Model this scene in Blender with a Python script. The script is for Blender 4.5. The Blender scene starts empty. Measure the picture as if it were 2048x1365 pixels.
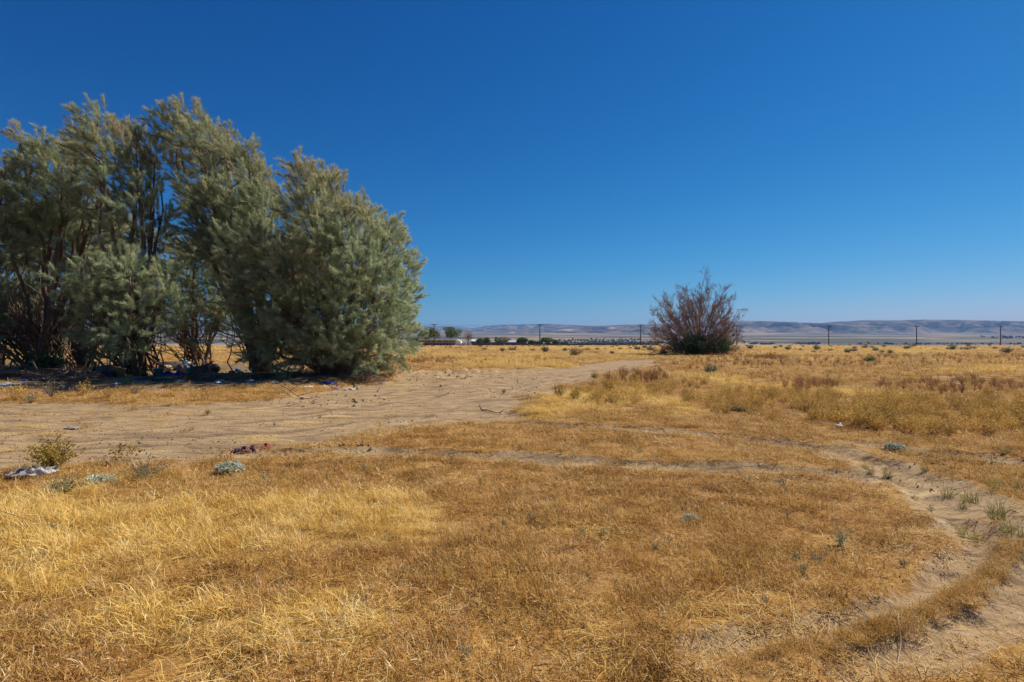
import bpy, math, random
import numpy as np
from mathutils import Vector, Matrix, Euler

random.seed(7)
RNG = np.random.default_rng(11)
SC = bpy.context.scene
COL = SC.collection
PI = math.pi

# ------------------------------------------------------------------ camera, sky, sun, exposure
EYE = 1.65                     # camera height above the field
FOC = 20.0 / 36.0 * 2048.0     # focal length in photograph pixels
HZ = 686.0                     # row of the level horizon
cam_d = bpy.data.cameras.new('camera'); cam = bpy.data.objects.new('camera', cam_d); COL.objects.link(cam)
cam_d.lens = 20.0; cam_d.sensor_width = 36.0; cam_d.clip_start = 0.1; cam_d.clip_end = 40000
cam_d.shift_y = 3.5 / 2048
cam.location = (0, 0, EYE); cam.rotation_euler = (math.radians(90), 0, 0)
SC.camera = cam

SUN_EL, SUN_AZ = 45.0, 53.0    # azimuth clockwise from the view direction (+Y): right, a little beyond the trees
W = bpy.data.worlds.new('World'); SC.world = W; W.use_nodes = True
nt = W.node_tree; nt.nodes.clear()
sky = nt.nodes.new('ShaderNodeTexSky'); sky.sky_type = 'NISHITA'; sky.sun_disc = False
sky.sun_elevation = math.radians(SUN_EL); sky.sun_rotation = math.radians(SUN_AZ)
sky.altitude = 900; sky.air_density = 1.0; sky.dust_density = 0.25; sky.ozone_density = 3.0
# the photograph's polarised, saturated rendition of the clear sky: one response curve per colour channel
sep = nt.nodes.new('ShaderNodeSeparateColor'); comb = nt.nodes.new('ShaderNodeCombineColor'); nt.links.new(sky.outputs[0], sep.inputs[0])
def _curve(i, k, p):
    a = nt.nodes.new('ShaderNodeMath'); a.operation = 'POWER'; nt.links.new(sep.outputs[i], a.inputs[0]); a.inputs[1].default_value = p
    m = nt.nodes.new('ShaderNodeMath'); m.operation = 'MULTIPLY'; nt.links.new(a.outputs[0], m.inputs[0]); m.inputs[1].default_value = k
    return m.outputs[0]
_r, _g, _b = _curve(0, 0.0195, 2.6), _curve(1, 0.305, 1.3), _curve(2, 0.83, 0.95)
_m = nt.nodes.new('ShaderNodeMath'); _m.operation = 'MINIMUM'; nt.links.new(_r, _m.inputs[0]); nt.links.new(_g, _m.inputs[1])
for _i, _o in enumerate((_m.outputs[0], _g, _b)): nt.links.new(_o, comb.inputs[_i])
bg = nt.nodes.new('ShaderNodeBackground'); bg.inputs['Strength'].default_value = 0.085
wo = nt.nodes.new('ShaderNodeOutputWorld')
nt.links.new(comb.outputs[0], bg.inputs[0]); nt.links.new(bg.outputs[0], wo.inputs[0])
sd = bpy.data.lights.new('sun', 'SUN'); sun = bpy.data.objects.new('sun', sd); COL.objects.link(sun)
sd.energy = 5.0; sd.angle = math.radians(0.5); sd.color = (1.0, 0.95, 0.87)
el, az = math.radians(SUN_EL), math.radians(SUN_AZ)
SUNV = Vector((math.sin(az) * math.cos(el), math.cos(az) * math.cos(el), math.sin(el)))
sun.rotation_euler = SUNV.to_track_quat('Z', 'Y').to_euler()
sun.location = (60, 30, 80)
vs = SC.view_settings; vs.view_transform = 'Standard'; vs.look = 'None'; vs.exposure = 0.32; vs.gamma = 1.0
vs.use_curve_mapping = False
SC.cycles.use_denoising = True
SC.cycles.max_bounces = 6; SC.cycles.diffuse_bounces = 3; SC.cycles.transmission_bounces = 4
SC.cycles.transparent_max_bounces = 4; SC.cycles.volume_bounces = 0
SC.cycles.caustics_reflective = False; SC.cycles.caustics_refractive = False

# ------------------------------------------------------------------ helpers
def G(px, py):
    """ground point (x, y) seen at a photograph pixel on the level field"""
    d = EYE * FOC / (py - HZ)
    return ((px - 1024.0) / FOC * d, d)

def AT(px, py, d):
    """point (x, y, z) seen at a pixel at a known distance"""
    return Vector(((px - 1024.0) / FOC * d, d, EYE + (HZ - py) / FOC * d))

def _h(ix, iy, s):
    n = (ix.astype(np.int64) * 374761393 + iy.astype(np.int64) * 668265263 + s * 1442695041) & 0xffffffff
    n = ((n ^ (n >> 13)) * 1274126177) & 0xffffffff
    return ((n ^ (n >> 16)) & 0xffff) / 65535.0

def vnoise(x, y, s=0):
    x = np.asarray(x, float); y = np.asarray(y, float)
    ix = np.floor(x).astype(np.int64); iy = np.floor(y).astype(np.int64)
    fx = x - ix; fy = y - iy
    fx = fx * fx * (3 - 2 * fx); fy = fy * fy * (3 - 2 * fy)
    a = _h(ix, iy, s); b = _h(ix + 1, iy, s); c = _h(ix, iy + 1, s); d = _h(ix + 1, iy + 1, s)
    return (a * (1 - fx) + b * fx) * (1 - fy) + (c * (1 - fx) + d * fx) * fy

def fbm(x, y, o=4, s=0):
    x = np.asarray(x, float); y = np.asarray(y, float)
    v = 0; a = 0.5; t = 0
    for i in range(o):
        v = v + a * vnoise(x, y, s + i); t += a
        x, y = x * 2.03 + 7.1, y * 2.03 + 3.7; a *= 0.5
    return v / t

def sstep(a, b, x):
    t = np.clip((np.asarray(x, float) - a) / (b - a), 0, 1)
    return t * t * (3 - 2 * t)

def seg_dist(x, y, P, closed=False):
    """distance from points to a polyline"""
    P = np.array(P, float); best = np.full(np.shape(x), 1e9)
    n = len(P) if closed else len(P) - 1
    for i in range(n):
        a = P[i]; b = P[(i + 1) % len(P)]; ab = b - a; L = max((ab ** 2).sum(), 1e-9)
        t = np.clip(((x - a[0]) * ab[0] + (y - a[1]) * ab[1]) / L, 0, 1)
        best = np.minimum(best, np.hypot(x - a[0] - t * ab[0], y - a[1] - t * ab[1]))
    return best

def inside(x, y, P):
    P = np.array(P, float); x = np.asarray(x, float); y = np.asarray(y, float)
    r = np.zeros(x.shape, bool); j = len(P) - 1
    for i in range(len(P)):
        xi, yi = P[i]; xj, yj = P[j]
        if yi != yj:
            r ^= ((yi > y) != (yj > y)) & (x < (xj - xi) * (y - yi) / (yj - yi) + xi)
        j = i
    return r

def signed(x, y, P):
    d = seg_dist(x, y, P, True)
    return np.where(inside(x, y, P), -d, d)

class MB:
    """collects geometry for ONE mesh object"""
    def __init__(self):
        self.v = []; self.f = []; self.n = 0; self.attr = []
    def add(self, verts, faces, a=0.0):
        verts = np.asarray(verts, float).reshape(-1, 3)
        self.v.append(verts); self.f.extend([tuple(int(i) + self.n for i in f) for f in faces]); self.n += len(verts)
        self.attr.append(np.full(len(verts), a) if np.isscalar(a) else np.asarray(a, float))
    def box(self, lo, hi, rz=0.0, a=0.0):
        x0, y0, z0 = lo; x1, y1, z1 = hi
        v = np.array([(x0,y0,z0),(x1,y0,z0),(x1,y1,z0),(x0,y1,z0),(x0,y0,z1),(x1,y0,z1),(x1,y1,z1),(x0,y1,z1)], float)
        if rz:
            c, s = math.cos(rz), math.sin(rz); v[:, :2] = v[:, :2] @ np.array([[c, s], [-s, c]])
        self.add(v, [(3,2,1,0),(4,5,6,7),(0,1,5,4),(1,2,6,5),(2,3,7,6),(3,0,4,7)], a)
    def tube(self, P, R, k=5, a=0.0, cap=True):
        P = np.asarray(P, float); R = np.broadcast_to(np.asarray(R, float), (len(P),))
        T = np.gradient(P, axis=0); T /= np.linalg.norm(T, axis=1)[:, None] + 1e-9
        ref = np.array([0.31, 0.95, 0.11]) if abs(T[0, 1]) < 0.8 else np.array([0.95, 0.1, 0.3])
        U = np.cross(T, ref); U /= np.linalg.norm(U, axis=1)[:, None] + 1e-9
        V = np.cross(T, U)
        th = np.arange(k) * 2 * PI / k
        ring = P[:, None] + R[:, None, None] * (np.cos(th)[None, :, None] * U[:, None] + np.sin(th)[None, :, None] * V[:, None])
        n = len(P); F = []
        for i in range(n - 1):
            for j in range(k):
                j2 = (j + 1) % k
                F.append((i*k+j, i*k+j2, (i+1)*k+j2, (i+1)*k+j))
        if cap:
            F.append(tuple(range(k - 1, -1, -1))); F.append(tuple((n-1)*k + j for j in range(k)))
        self.add(ring.reshape(-1, 3), F, a)
    def build(self, name, mat, parent=None, smooth=False, attr=None):
        me = bpy.data.meshes.new(name)
        if self.v:
            me.from_pydata(np.concatenate(self.v), [], self.f)
        if attr and self.v:
            at = me.attributes.new(attr, 'FLOAT', 'POINT'); at.data.foreach_set('value', np.concatenate(self.attr).astype(np.float32))
        if smooth: me.polygons.foreach_set('use_smooth', [True] * len(me.polygons))
        me.materials.append(mat); me.update()
        return link(name, me, parent)

def link(name, me, parent=None, loc=None):
    o = bpy.data.objects.new(name, me); COL.objects.link(o)
    if parent: o.parent = parent
    if loc is not None: o.location = loc
    return o

def tag(o, label=None, cat=None, group=None, kind=None):
    if label: o['label'] = label
    if cat: o['category'] = cat
    if group: o['group'] = group
    if kind: o['kind'] = kind
    return o

def thing(name, label, cat, loc=(0, 0, 0), rz=0.0, group=None):
    o = bpy.data.objects.new(name, None); COL.objects.link(o); o.location = loc; o.rotation_euler = (0, 0, rz)
    o.empty_display_size = 0.2
    return tag(o, label, cat, group)

def copy_tree(o, parent=None):
    c = o.copy(); COL.objects.link(c); c.parent = parent
    for ch in list(o.children):
        copy_tree(ch, c)
    return c

# ------------------------------------------------------------------ materials
class NT:
    def __init__(self, name):
        self.m = bpy.data.materials.new(name); self.m.use_nodes = True; self.t = self.m.node_tree; self.t.nodes.clear()
        self.out = self.n('ShaderNodeOutputMaterial')
    def n(self, typ, **kw):
        nd = self.t.nodes.new(typ)
        for k, v in kw.items(): setattr(nd, k, v)
        return nd
    def l(self, a, b): self.t.links.new(a, b)
    def val(self, sock, v):
        if hasattr(v, 'is_linked') or isinstance(v, bpy.types.NodeSocket): self.l(v, sock)
        else: sock.default_value = v
    def math(self, op, a, b=0.0, c=0.0, clamp=False):
        nd = self.n('ShaderNodeMath', operation=op, use_clamp=clamp)
        for s, v in zip(nd.inputs, (a, b, c)): self.val(s, v)
        return nd.outputs[0]
    def mix(self, f, a, b, typ='MIX'):
        nd = self.n('ShaderNodeMix', data_type='RGBA', blend_type=typ)
        self.val(nd.inputs[0], f)
        for s, v in ((nd.inputs[6], a), (nd.inputs[7], b)):
            if isinstance(v, tuple): s.default_value = v if len(v) == 4 else v + (1,)
            else: self.l(v, s)
        return nd.outputs[2]
    def noise(self, scale, detail=4, rough=0.55, vec=None, dist=0.0):
        nd = self.n('ShaderNodeTexNoise'); nd.inputs['Scale'].default_value = scale
        nd.inputs['Detail'].default_value = detail; nd.inputs['Roughness'].default_value = rough; nd.inputs['Distortion'].default_value = dist
        if vec is not None: self.l(vec, nd.inputs['Vector'])
        return nd.outputs[0]
    def pos(self, scale=None):
        g = self.n('ShaderNodeNewGeometry').outputs['Position']
        if scale is None: return g
        m = self.n('ShaderNodeMapping'); m.inputs['Scale'].default_value = scale; self.l(g, m.inputs[0]); return m.outputs[0]
    def obj(self, scale=None):
        g = self.n('ShaderNodeTexCoord').outputs['Object']
        if scale is None: return g
        m = self.n('ShaderNodeMapping'); m.inputs['Scale'].default_value = scale; self.l(g, m.inputs[0]); return m.outputs[0]
    def attr(self, name, typ='GEOMETRY'):
        a = self.n('ShaderNodeAttribute', attribute_name=name, attribute_type=typ); return a.outputs['Fac']
    def ramp(self, fac, stops):
        r = self.n('ShaderNodeValToRGB'); e = r.color_ramp.elements
        while len(e) < len(stops): e.new(0.5)
        for q, (p, c) in zip(e, stops): q.position = p; q.color = tuple(c) + (1,) if len(c) == 3 else c
        self.l(fac, r.inputs[0]); return r.outputs[0]
    def smooth(self, x, a, b):
        m = self.n('ShaderNodeMapRange', interpolation_type='SMOOTHSTEP'); self.val(m.inputs[0], x)
        m.inputs[1].default_value = a; m.inputs[2].default_value = b; return m.outputs[0]
    def bump(self, h, dist, strength=1.0):
        b = self.n('ShaderNodeBump'); b.inputs['Distance'].default_value = dist; b.inputs['Strength'].default_value = strength
        self.l(h, b.inputs['Height']); return b.outputs[0]
    def surf(self, col, rough=0.9, spec=0.15, normal=None, metal=0.0, trans=None):
        p = self.n('ShaderNodeBsdfPrincipled')
        if isinstance(col, tuple): p.inputs['Base Color'].default_value = col if len(col) == 4 else col + (1,)
        else: self.l(col, p.inputs['Base Color'])
        self.val(p.inputs['Roughness'], rough); p.inputs['Specular IOR Level'].default_value = spec; p.inputs['Metallic'].default_value = metal
        if normal is not None: self.l(normal, p.inputs['Normal'])
        sh = p.outputs[0]
        if trans:
            tr = self.n('ShaderNodeBsdfTranslucent')
            if isinstance(col, tuple): tr.inputs[0].default_value = col if len(col) == 4 else col + (1,)
            else: self.l(col, tr.inputs[0])
            ms = self.n('ShaderNodeMixShader'); ms.inputs[0].default_value = trans
            self.l(sh, ms.inputs[1]); self.l(tr.outputs[0], ms.inputs[2]); sh = ms.outputs[0]
        self.l(sh, self.out.inputs[0]); return self.m

def simple(name, col, rough=0.8, spec=0.2, var=0.25, scale=6.0, metal=0.0, bump=0.0):
    t = NT(name); n = t.noise(scale, 5, 0.6, t.obj())
    c = t.mix(n, tuple(x * (1 - var) for x in col), tuple(min(1, x * (1 + var)) for x in col))
    return t.surf(c, rough, spec, t.bump(n, bump) if bump else None, metal)

# ------------------------------------------------------------------ the lie of the land
ROAD = [G(*p) for p in [(-500,806),(0,803),(200,806),(400,806),(520,800),(610,786),(690,768),(760,760),(800,748),(870,742),(960,737),
        (1060,735),(1130,733),(1175,729),(1210,723),(1262,719),(1330,720),(1330,727),(1262,741),(1205,746),(1190,757),(1130,776),(1070,800),(1030,822),
        (985,838),(900,850),(780,860),(690,868),(600,886),(520,903),(430,916),(300,921),(180,926),(60,934),(0,938),(-500,958)]]
def PL(*pts): return [G(*p) for p in pts]
# (polyline, half width at the ground in metres)
TRACKS = [
    (PL((960,845),(1100,850),(1250,857),(1400,868),(1530,882),(1640,900),(1730,925),(1810,957),(1880,1000),(1925,1050)), 0.28),
    (PL((500,914),(640,906),(760,906),(900,911),(1050,918),(1200,928),(1330,936),(1480,942),(1640,948),(1750,958)), 0.30),
    (PL((1640,878),(1760,893),(1880,908),(2060,930),(2300,960)), 0.30),
    (PL((1700,905),(1790,935),(1880,965),(1980,1010),(2060,1060),(2110,1100)), 0.22),
    (PL((1925,1050),(1952,1090),(1940,1130),(1895,1168),(1830,1200),(1740,1238),(1640,1270),(1480,1303),(1400,1312)), 0.17),
    (PL((2110,1100),(2085,1150),(2050,1195),(1985,1245),(1900,1285),(1800,1325),(1700,1352)), 0.19),
]
GOLD = [(715,1045,170,62),(560,1060,200,80),(330,1090,200,60),(200,1060,240,70),(640,1250,150,55),(330,1240,220,50),(120,1150,160,60),(60,1010,120,50),
        (1310,800,50,22),(1350,815,75,22),(1440,760,75,15),(1520,775,90,14),(1640,778,40,12),(1740,790,60,14),(1200,805,110,25),(1260,755,40,8),
        (1080,825,60,13),(2010,738,60,8),(1980,745,80,5),(1000,727,110,10),(1110,732,60,6),(1050,712,110,3),(1250,706,50,3),(1820,705,120,3),
        (1600,700,120,3),(900,712,60,4),(880,755,50,6),(1900,700,150,3),(1500,695,300,2.5),(1150,698,200,2.5)]

def road_mask(x, y):
    w = (fbm(x * 0.55, y * 0.55, 3, 5) - 0.5) * (1.1 + 0.04 * np.abs(y)) + (fbm(x * 2.6, y * 2.6, 3, 6) - 0.5) * 0.7
    return sstep(0.45, -0.45, signed(x, y, ROAD) + w)

def track_mask(x, y):
    m = np.zeros(np.shape(x)); w = (fbm(x * 2.2, y * 2.2, 3, 9) - 0.5) * 0.34
    for P, hw in TRACKS:
        m = np.maximum(m, sstep(hw + 0.16, hw - 0.10, seg_dist(x, y, P) + w))
    return m * (0.72 + 0.28 * sstep(0.35, 0.6, fbm(x * 0.6, y * 0.6, 2, 21)))

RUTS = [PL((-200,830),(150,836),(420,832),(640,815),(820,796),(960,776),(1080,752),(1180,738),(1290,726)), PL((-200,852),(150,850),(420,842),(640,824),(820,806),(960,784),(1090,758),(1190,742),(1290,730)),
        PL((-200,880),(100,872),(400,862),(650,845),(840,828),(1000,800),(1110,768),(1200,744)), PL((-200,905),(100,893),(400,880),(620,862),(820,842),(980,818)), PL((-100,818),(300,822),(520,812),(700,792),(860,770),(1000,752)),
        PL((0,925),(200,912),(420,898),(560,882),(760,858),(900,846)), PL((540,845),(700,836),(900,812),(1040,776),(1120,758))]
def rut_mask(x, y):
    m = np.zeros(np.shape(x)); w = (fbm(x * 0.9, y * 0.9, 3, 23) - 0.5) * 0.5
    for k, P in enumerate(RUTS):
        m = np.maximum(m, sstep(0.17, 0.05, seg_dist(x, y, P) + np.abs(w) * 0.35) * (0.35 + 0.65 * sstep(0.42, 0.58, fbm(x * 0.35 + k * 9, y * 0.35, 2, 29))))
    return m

def gold_mask(x, y):
    m = np.zeros(np.shape(x)); x = np.asarray(x, float); y = np.asarray(y, float)
    px = 1024 + FOC * x / np.maximum(y, 0.6); w = (fbm(x * 0.8, y * 0.8, 4, 31) - 0.5) * 1.3
    for cx, cy, rx, ry in GOLD:
        gx, gy = G(cx, cy); sx = rx / FOC * gy; y1 = G(cx, cy + ry)[1]; y0 = G(cx, max(cy - ry, 688.5))[1]
        sy = max((y0 - y1) / 2, 0.2); gy = (y0 + y1) / 2
        m = np.maximum(m, sstep(1.25, 0.5, np.hypot((x - gx) / sx, (y - gy) / sy) + w))
    far = sstep(30, 70, y) * sstep(0.5, 0.62, fbm(x * 0.05 + 4, y * 0.09, 4, 77)) * 0.55
    return np.maximum(m, far)

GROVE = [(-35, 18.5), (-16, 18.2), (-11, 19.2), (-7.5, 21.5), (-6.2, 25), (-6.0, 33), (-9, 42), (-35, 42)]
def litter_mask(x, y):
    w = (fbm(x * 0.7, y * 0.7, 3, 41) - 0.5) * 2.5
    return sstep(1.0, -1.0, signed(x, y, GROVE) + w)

def height(x, y):
    x = np.asarray(x, float); y = np.asarray(y, float)
    far = sstep(3, 60, np.hypot(x, y))
    h = (fbm(x * 0.06, y * 0.06, 3, 51) - 0.5) * 0.6 * far
    h = h + (fbm(x * 0.9, y * 0.9, 3, 61) - 0.5) * 0.10
    h = h + (fbm(x * 5, y * 5, 2, 63) - 0.5) * 0.030 * sstep(40, 10, y)
    r = road_mask(x, y)
    h = h - 0.10 * r
    # wheel ruts along the dirt road
    h = h + 0.022 * r * np.sin((y * 0.93 - x * 0.25) * 4.2 + 3.0 * fbm(x * 0.12, y * 0.5, 2, 66)) * sstep(45, 12, y)
    h = h - 0.03 * rut_mask(x, y) * sstep(60, 20, y)
    for P, hw in TRACKS:
        d = seg_dist(x, y, P)
        h = h - 0.045 * sstep(hw, hw * 0.4, d) + 0.035 * np.exp(-((d - hw * 1.35) / 0.10) ** 2)
    # pushed-up soil beside the road
    for cx, cy, rx, ry, a in [(860,752,3.2,1.6,0.26),(760,748,2.5,2.0,0.2),(1000,745,3.5,1.2,0.15),(905,744,3.0,1.3,0.22),(700,752,2.0,1.5,0.22)]:
        gx, gy = G(cx, cy)
        h = h + a * np.exp(-((x - gx) / rx) ** 2 - ((y - gy) / ry) ** 2) * (0.35 + 1.3 * np.abs(2 * fbm(x * 1.9, y * 1.9, 4, 71) - 1) + 0.3 * fbm(x * 5, y * 5, 2, 73))
    h = h + litter_mask(x, y) * (0.14 + 0.25 * (fbm(x * 0.5, y * 0.5, 4, 81) - 0.35))
    h = h - 9.0 * sstep(312, 352, y)
    return h
def H1(x, y): return float(height(np.array([x]), np.array([y]))[0])
CAM_Z0 = H1(0, 0)
cam.location.z = EYE + CAM_Z0 * 0

# ------------------------------------------------------------------ ground, dirt road, wheel tracks
t = NT('field_soil'); P = t.pos()
n1 = t.noise(2.2, 8, 0.62, P); n2 = t.noise(14, 6, 0.65, P); n3 = t.noise(60, 3, 0.6, P); nb = t.noise(0.35, 5, 0.55, P)
dirt = t.ramp(t.math('ADD', t.math('MULTIPLY', n1, 0.5), t.math('MULTIPLY', n2, 0.5)),
              [(0.28, (0.18, 0.115, 0.06)), (0.46, (0.365, 0.24, 0.12)), (0.60, (0.45, 0.305, 0.16)), (0.75, (0.53, 0.38, 0.22))])
strk = t.noise(1.0, 6, 0.6, t.pos((0.5, 3.2, 1.0)), 0.4)
dirt = t.mix(t.math('MULTIPLY', t.smooth(strk, 0.50, 0.64), 0.6), dirt, (0.20, 0.13, 0.075))
strk2 = t.noise(1.0, 7, 0.68, t.pos((1.1, 8.0, 1.0)), 0.6)
dirt = t.mix(t.math('MULTIPLY', t.smooth(strk2, 0.53, 0.62), 0.75), dirt, (0.145, 0.095, 0.056))
dirt = t.mix(t.math('MULTIPLY', t.smooth(t.noise(0.9, 6, 0.6, t.pos((0.6, 2.5, 1))), 0.56, 0.70), 0.7), dirt, (0.60, 0.42, 0.20))
thatch = t.ramp(t.math('ADD', t.math('MULTIPLY', n2, 0.6), t.math('MULTIPLY', n3, 0.4)),
                [(0.30, (0.15, 0.072, 0.022)), (0.48, (0.33, 0.17, 0.045)), (0.62, (0.50, 0.28, 0.08)), (0.78, (0.62, 0.41, 0.17))])
gold = t.ramp(n2, [(0.3, (0.26, 0.14, 0.035)), (0.6, (0.50, 0.31, 0.085)), (0.8, (0.66, 0.46, 0.16))])
rustn = t.noise(0.16, 5, 0.6, t.pos((1, 0.6, 1)), 0.3)
thatch = t.mix(t.math('MULTIPLY', t.smooth(rustn, 0.42, 0.6), 0.65), thatch, (0.27, 0.115, 0.030))
veg = t.mix(t.attr('gold'), thatch, gold)
veg = t.mix(t.math('MULTIPLY', t.smooth(nb, 0.52, 0.68), 0.35), veg, (0.40, 0.29, 0.17))
md = t.smooth(t.math('ADD', t.attr('dirt'), t.math('MULTIPLY', t.math('SUBTRACT', n2, 0.5), 1.1)), 0.35, 0.65)
dirt = t.mix(t.math('MULTIPLY', t.smooth(t.noise(26, 4, 0.7, P), 0.56, 0.66), 0.7), dirt, (0.13, 0.085, 0.05))
dirt = t.mix(t.math('MULTIPLY', t.attr('rut'), 0.75), dirt, (0.15, 0.10, 0.06))  # turned soil tone, deepened to stand in for the ruts' weak relief shading
c = t.mix(md, veg, dirt)
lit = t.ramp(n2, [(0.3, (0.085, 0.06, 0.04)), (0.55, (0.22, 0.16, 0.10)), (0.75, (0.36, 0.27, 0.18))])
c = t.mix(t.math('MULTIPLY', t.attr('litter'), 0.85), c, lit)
hh = t.math('ADD', t.math('MULTIPLY', n2, 0.7), t.math('MULTIPLY', n3, 0.35))
M_SOIL = t.surf(c, 0.95, 0.1, t.bump(hh, 0.032, 0.9))

nx, ny = 620, 640
tx = np.linspace(-5.7, 5.7, nx); xs = 3.0 * np.sinh(tx)
ty = np.linspace(-3.2, 5.0, ny); ys = 4.5 + 4.7 * np.sinh(ty)
ys = ys[(ys < 365)]; ny = len(ys)
X, Y = np.meshgrid(xs, ys); Xf = X.ravel(); Yf = Y.ravel()
Z = height(Xf, Yf)
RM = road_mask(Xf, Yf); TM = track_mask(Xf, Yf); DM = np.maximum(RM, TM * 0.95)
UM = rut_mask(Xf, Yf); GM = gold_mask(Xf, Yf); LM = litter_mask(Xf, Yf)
idx = np.arange(nx * ny).reshape(ny, nx)
quads = np.stack([idx[:-1, :-1], idx[:-1, 1:], idx[1:, 1:], idx[1:, :-1]], -1).reshape(-1, 4)
rq = RM[quads].mean(1); tq = TM[quads].mean(1)
which = np.where(rq > 0.5, 1, np.where(tq > 0.5, 2, 0))
for k, nm in enumerate(('ground', 'dirt_road', 'wheel_track')):
    q = quads[which == k]; used, inv = np.unique(q, return_inverse=True); q = inv.reshape(-1, 4)
    me = bpy.data.meshes.new(nm)
    me.vertices.add(len(used)); me.vertices.foreach_set('co', np.stack([Xf[used], Yf[used], Z[used]], 1).astype(np.float32).ravel())
    me.loops.add(len(q) * 4); me.loops.foreach_set('vertex_index', q.astype(np.int32).ravel())
    me.polygons.add(len(q)); me.polygons.foreach_set('loop_start', np.arange(0, len(q) * 4, 4, dtype=np.int32))
    me.update(calc_edges=True)
    me.polygons.foreach_set('use_smooth', [True] * len(q))
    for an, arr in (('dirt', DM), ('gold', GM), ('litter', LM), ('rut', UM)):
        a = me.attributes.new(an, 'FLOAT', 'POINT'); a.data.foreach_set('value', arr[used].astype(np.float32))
    me.materials.append(M_SOIL)
    o = link(nm, me); tag(o, ('dry grass field stretching to the far fence', 'wide pale dirt road curving past the grove',
                              'narrow bare wheel ruts looping through the dry grass')[k], ('ground', 'dirt road', 'wheel track')[k], kind='structure')

# ------------------------------------------------------------------ valley floor
t = NT('valley_scrub'); g = t.pos((0.0012, 0.0032, 0.0))
n1 = t.noise(1.0, 7, 0.6, g, 0.3); n2 = t.noise(0.02, 6, 0.65, t.pos())
c = t.ramp(n1, [(0.42, (0.075, 0.075, 0.05)), (0.50, (0.14, 0.12, 0.08)), (0.545, (0.31, 0.225, 0.14)), (0.65, (0.39, 0.285, 0.18))])
c = t.mix(t.math('MULTIPLY', t.smooth(n2, 0.5, 0.7), 0.3), c, (0.16, 0.14, 0.09))
M_VAL = t.surf(c, 0.95, 0.05)
def valley_z(x, y):
    f = sstep(1300, 2200, y)
    z = -9.5 + np.maximum(y - 1400, 0) * 0.0262 * f
    return z + (fbm(x * 0.001, y * 0.001, 3, 14) - 0.5) * 14 * sstep(1500, 4000, y)
vx = np.linspace(-11000, 11000, 160); vy = np.concatenate([np.linspace(345, 1500, 20), np.linspace(1560, 7400, 90)])
X, Y = np.meshgrid(vx, vy); Zv = valley_z(X, Y)
idx = np.arange(X.size).reshape(X.shape)
q = np.stack([idx[:-1, :-1], idx[:-1, 1:], idx[1:, 1:], idx[1:, :-1]], -1).reshape(-1, 4)
b = MB(); b.add(np.stack([X.ravel(), Y.ravel(), Zv.ravel()], 1), q)
tag(b.build('valley_floor', M_VAL, smooth=True), 'pale scrub plain between the field and the hills', 'plain', kind='structure')

# ------------------------------------------------------------------ hills
t = NT('hill_scrub'); g = t.pos()
n1 = t.noise(0.0048, 8, 0.66, g, 0.5); n2 = t.noise(0.016, 5, 0.62, g)
sl = t.noise(1.0, 5, 0.55, t.pos((0.004, 0.0009, 0.004)), 0.6)
c = t.ramp(n1, [(0.40, (0.035, 0.038, 0.032)), (0.51, (0.12, 0.10, 0.075)), (0.60, (0.27, 0.195, 0.135))])
c = t.mix(t.math('MULTIPLY', t.smooth(sl, 0.59, 0.68), 0.65), c, (0.55, 0.39, 0.25))
c = t.mix(t.math('MULTIPLY', t.smooth(n2, 0.55, 0.7), 0.5), c, (0.075, 0.075, 0.05))
M_HILL = t.surf(c, 0.95, 0.05)
def hills(name, dist, depth, sky_px, foot_px, seed, label):
    sx = np.array([p[0] for p in sky_px]); sy = np.array([p[1] for p in sky_px])
    cols = np.linspace(sx[0], sx[-1], 560); rows = np.linspace(0, 1.35, 80)
    top = EYE + (HZ - np.interp(cols, sx, sy)) / FOC * (dist + depth)
    wx = (cols - 1024) / FOC * (dist + depth)
    foot = EYE + (HZ - foot_px) / FOC * dist
    XX = np.repeat(wx[None], len(rows), 0); R = np.repeat(rows[:, None], len(cols), 1); TP = np.repeat(top[None], len(rows), 0)
    YY = dist + depth * R
    prof = np.where(R < 1, np.sin(np.clip(R, 0, 1) * PI / 2) ** 1.15, 1 - 1.6 * (R - 1))
    wxp = XX + 260 * fbm(XX * 0.0011, YY * 0.0011, 3, seed)
    rid = 1 - np.abs(2 * fbm(wxp * 0.0042, YY * 0.0012, 4, seed + 3) - 1) * 1.9
    r2 = fbm(XX * 0.011, YY * 0.008, 4, seed + 9) - 0.5
    amp = np.sin(np.clip(R, 0, 1) * PI) ** 0.8
    ZZ = foot + (TP - foot) * prof + amp * ((rid - 0.55) * 0.62 + r2 * 0.34) * (TP - foot) - 30 * (R <= 0.001)
    crest = EYE + (TP - EYE) * YY / (dist + depth) - 26 * (1 - R)
    ZZ = np.where(R < 0.999, np.minimum(ZZ, crest), ZZ)
    idx = np.arange(XX.size).reshape(XX.shape)
    q = np.stack([idx[:-1, :-1], idx[:-1, 1:], idx[1:, 1:], idx[1:, :-1]], -1).reshape(-1, 4)
    b = MB(); b.add(np.stack([XX.ravel(), YY.ravel(), ZZ.ravel()], 1), q)
    return tag(b.build(name, M_HILL, smooth=True), label, 'hills', kind='structure')
hills('hills', 5200, 1500, [(-600,652),(200,655),(600,660),(800,664),(950,667),(975,663),(1050,660),(1110,656),(1150,653),(1200,652),(1240,650),(1300,649),(1400,647),
      (1440,644),(1480,642),(1520,642),(1560,644),(1640,647),(1665,644),(1720,641),(1800,640.5),(1850,639.5),(1900,640),(1950,641),(2000,644),(2048,645),(2200,648),(2700,645)],
      669, 101, 'long brown scrub covered ridge beyond the valley')
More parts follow.
